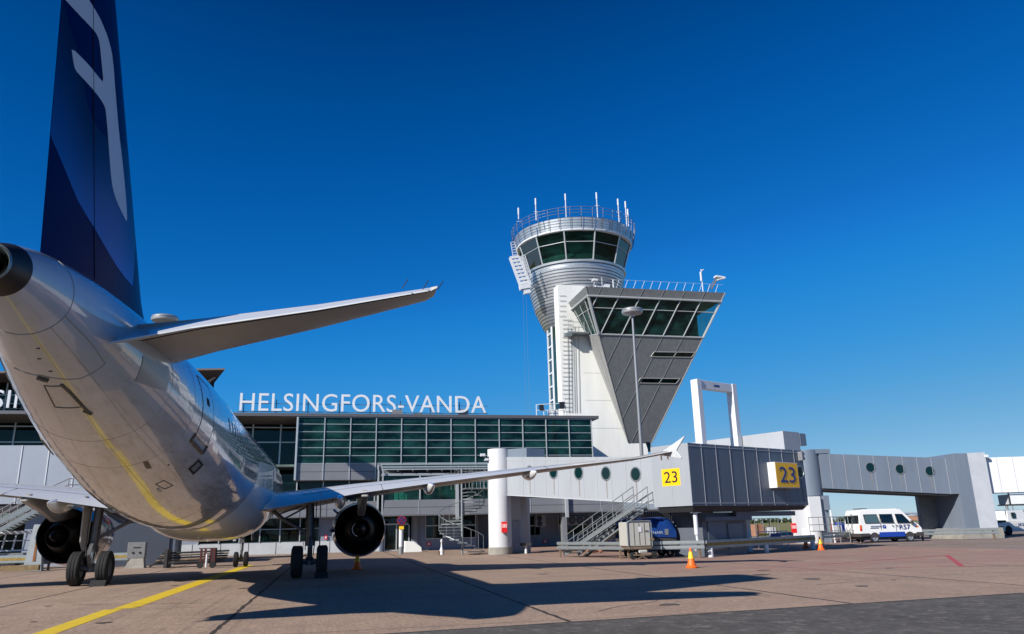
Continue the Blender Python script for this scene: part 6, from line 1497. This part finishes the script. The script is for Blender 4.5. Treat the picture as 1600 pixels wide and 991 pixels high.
# ------------------------------------------------------------------ right hand background
tp = atZ(1578, 836.5); TG = thing('aircraft_tug', 'white low nosed aircraft tug cut by the right picture edge', 'tug', (tp.x, tp.y, 0))
def Ft(p): p = Vector(p); a = VA-radians(90)-.15; return Vector((tp.x+p.x*cos(a)+p.y*sin(a), tp.y-p.x*sin(a)+p.y*cos(a), p.z))
b = MB(Ft); b.prism([(-1.1, 0, .3), (-1.15, 0, .95), (-.95, 0, 1.08), (.5, 0, 1.12), (5, 0, 1.2), (5, 0, .35)], (0, 2.1, 0)); b.build('body', m_vanw, TG, bevel=.05)
b = MB(Ft); b.hexa([(.25, .15, 1.13), (2.6, .15, 1.15), (2.6, 1.9, 1.15), (.25, 1.9, 1.13), (.45, .25, 2.1), (2.5, .25, 2.15), (2.5, 1.8, 2.15), (.45, 1.8, 2.1)]); b.build('cab', m_vanw, TG, bevel=.05)
b = MB(Ft); b.box(.85, 1.3, .12, .2, 1.45, 1.95); b.build('window', m_vang, TG); b = MB(Ft); b.box(-.9, .1, .2, 1.8, 1.1, 1.3); b.build('engine_deck', m_plast, TG)
b = MB(Ft); b.tube((.35, .3, 1.2), (.3, .3, 2.2), .04, 6); b.tube((1.0, .6, 2.15), (1.0, .6, 2.6), .12, 10); b.tube((1.6, .5, 2.1), (1.6, .5, 2.9), .05, 6); b.build('beacon', m_clad, TG)
text('tug_number', 'JE2', m_lblue, TG, Ft((1.15, .0, .72))+Vector((0, -.03, 0)), Ft((1, 0, 0))-Ft((0, 0, 0)), (0, 0, 1), .8, .28, .008)
for x in (0, 3.4): b = MB(Ft); R = [[(x+r*cos(2*pi*k/24), d_-.04, .42+r*sin(2*pi*k/24)) for k in range(24)] for r, d_ in ((.2, 0), (.38, 0), (.42, .04), (.42, .26), (.38, .3))]; b.rings(R, cap0=True); b.build('wheel', m_tyre, TG, smooth=40)
b = MB(Ft); b.tube((-.75, -.03, .72), (-.75, 0.02, .72), .09, 12); b.build('headlight', m_lamp, TG)
# container trolleys between rotunda and van
def trolley(px, py, zd, label, colr):
    p = atD(px, py, zd); p.z = 0; t = thing('container_trolley', label, 'trolley', tuple(p))
    b = MB(); b.box(p.x-1.1, p.x+1.1, p.y, p.y+1.5, .4, .52)
    for x in (-1.05, -.35, .35, 1.05): b.tube((p.x+x, p.y, .5), (p.x+x, p.y, 1.9), .03, 6); b.tube((p.x+x, p.y+1.4, .5), (p.x+x, p.y+1.4, 1.9), .03, 6)
    b.box(p.x-1.15, p.x+1.15, p.y-.05, p.y+1.5, 1.88, 1.94); b.build('frame', m_galv, t)
    b = MB(); b.box(p.x-.95, p.x-.1, p.y+.2, p.y+1.2, .53, 1.45); b.build('load', colr, t, bevel=.04); b = MB(); b.box(p.x, p.x+.9, p.y+.2, p.y+1.2, .53, 1.2); b.build('load', m_white2, t, bevel=.04)
    for x in (-.8, .8): b = MB(); b.lathe([(0, 0), (.18, 0), (.2, .03), (.2, .12), (0, .14)], (p.x+x, p.y-.1, .2), axis='y', n=16); b.build('wheel', m_tyre, t)
    return t
trolley(1305, 835, 66, 'open baggage trolley with red load behind the short guard rail', m_orange); trolley(1332, 835, 70, 'open baggage trolley with blue load half hidden by the van', m_bluep)
trolley(1200, 838, 62, 'open trolley with pale load seen under the head of bridge 23', m_brick); trolley(1468, 835, 74, 'empty high trolley in front of the field right of the van', m_plast)
# yellow and blue low barriers by rail
p = atD(1203, 846, 50); p.z = 0; LBAR = thing('pipe_barrier', 'low pipe barrier with yellow and blue boards behind the striped rail', 'barrier', tuple(p))
b = MB()
for x in (-1.0, 0, 1.0, 1.6): b.tube((p.x+x, p.y+.3*x, 0), (p.x+x, p.y+.3*x, 1.05), .03, 6)
b.tube((p.x-1, p.y-.3, 1.02), (p.x+1.6, p.y+.48, 1.02), .03, 6); b.build('pipe', m_white2, LBAR)
b = MB(); b.bar((p.x-.9, p.y-.28, .85), (p.x-.05, p.y-.02, .85), .03, .14); b.build('board', m_cyel, LBAR); b = MB(); b.bar((p.x+.1, p.y+.02, .75), (p.x+.95, p.y+.28, .75), .03, .32); b.build('board', m_lblue, LBAR)
b = MB()
p = atD(1270, 835, 57); p.z = 0; HR = thing('platform_railing', 'thin grey platform railing at the foot of the white bridge pillar', 'railing', tuple(p))
for k in range(6): b.tube((p.x+.75*k-.4, p.y-.3-.1*k, 0), (p.x+.75*k-.4, p.y-.3-.1*k, 1.9), .025, 5)
for z in (.9, 1.35, 1.88): b.tube((p.x-.4, p.y-.3, z), (p.x+3.4, p.y-.8, z), .025, 5)
b.build('rail', m_galv, HR)
# ------------------------------------------------------------------ horizon: low buildings and woods beyond the field
random.seed(11)
m_fol = mat('far woodland green', (.035, .055, .022), .9, nscale=.05, namt=.5)
def wood(name, x0, x1, y, h, label, seed):
    rnd = random.Random(seed); q = MB(); n = int((x1-x0)/3.0)
    for i in range(n):
        x = x0+(x1-x0)*i/n+rnd.uniform(-2, 2); hh = h*rnd.uniform(.7, 1.05); yy = y+rnd.uniform(-14, 14); w_ = rnd.uniform(2.4, 4.6)
        for k in range(9):
            a = rnd.uniform(0, 6.28); r0 = rnd.uniform(0, w_*.7); zc = hh*rnd.uniform(.35, .9); s = rnd.uniform(1.0, 2.0)
            c_ = Vector((x+r0*cos(a), yy+r0*sin(a), zc)); R = []
            q.lathe([(0, -s), (s*.8, -s*.5), (s, 0), (s*.7, s*.6), (0, s)], tuple(c_), n=6)
        q.tube((x, yy, 0), (x, yy, hh*.6), .35, 5)
    return tag(q.build(name, m_fol), label, 'trees', kind='stuff')
wood('far_woods', 240, 1150, 900, 5.2, 'dark line of distant trees on the horizon at the right', 3)
wood('far_woods', 1150, 2300, 1000, 6, 'farther line of distant trees beyond the right picture edge', 5)
for i, (x, y, w_, h_, m_) in enumerate(((470, 640, 46, 5, m_conc), (540, 650, 30, 4, m_brick), (610, 640, 52, 6, m_conc), (700, 620, 40, 4.5, m_clad), (780, 640, 60, 5, m_brick), (560, 700, 90, 6, m_clad))):
    lab = ['pale low hangar on the horizon behind the van bonnet', 'small reddish shed on the horizon right of the van', 'long pale shed on the horizon left of the slanted pier', 'grey low block on the horizon right of the slanted pier', 'reddish long block on the horizon left of the tug', 'grey long hall on the horizon behind the low sheds'][i]
    t = thing('far_building', lab, 'building', (x, y, 0)); MB().box(x, x+w_, y, y+18, 0, h_).build('wall', m_, t); MB().prism([(x-.5, y-.5, h_), (x-.5, y+18.5, h_), (x-.5, y+9, h_+1.6)], (w_+1, 0, 0)).build('roof', m_clad2, t)
    b = MB()
    for k in range(int(w_/6)): b.box(x+2+6*k, x+5+6*k, y-.05, y-.01, 1.2, 2.8)
    b.build('window_row', m_lamp, t)
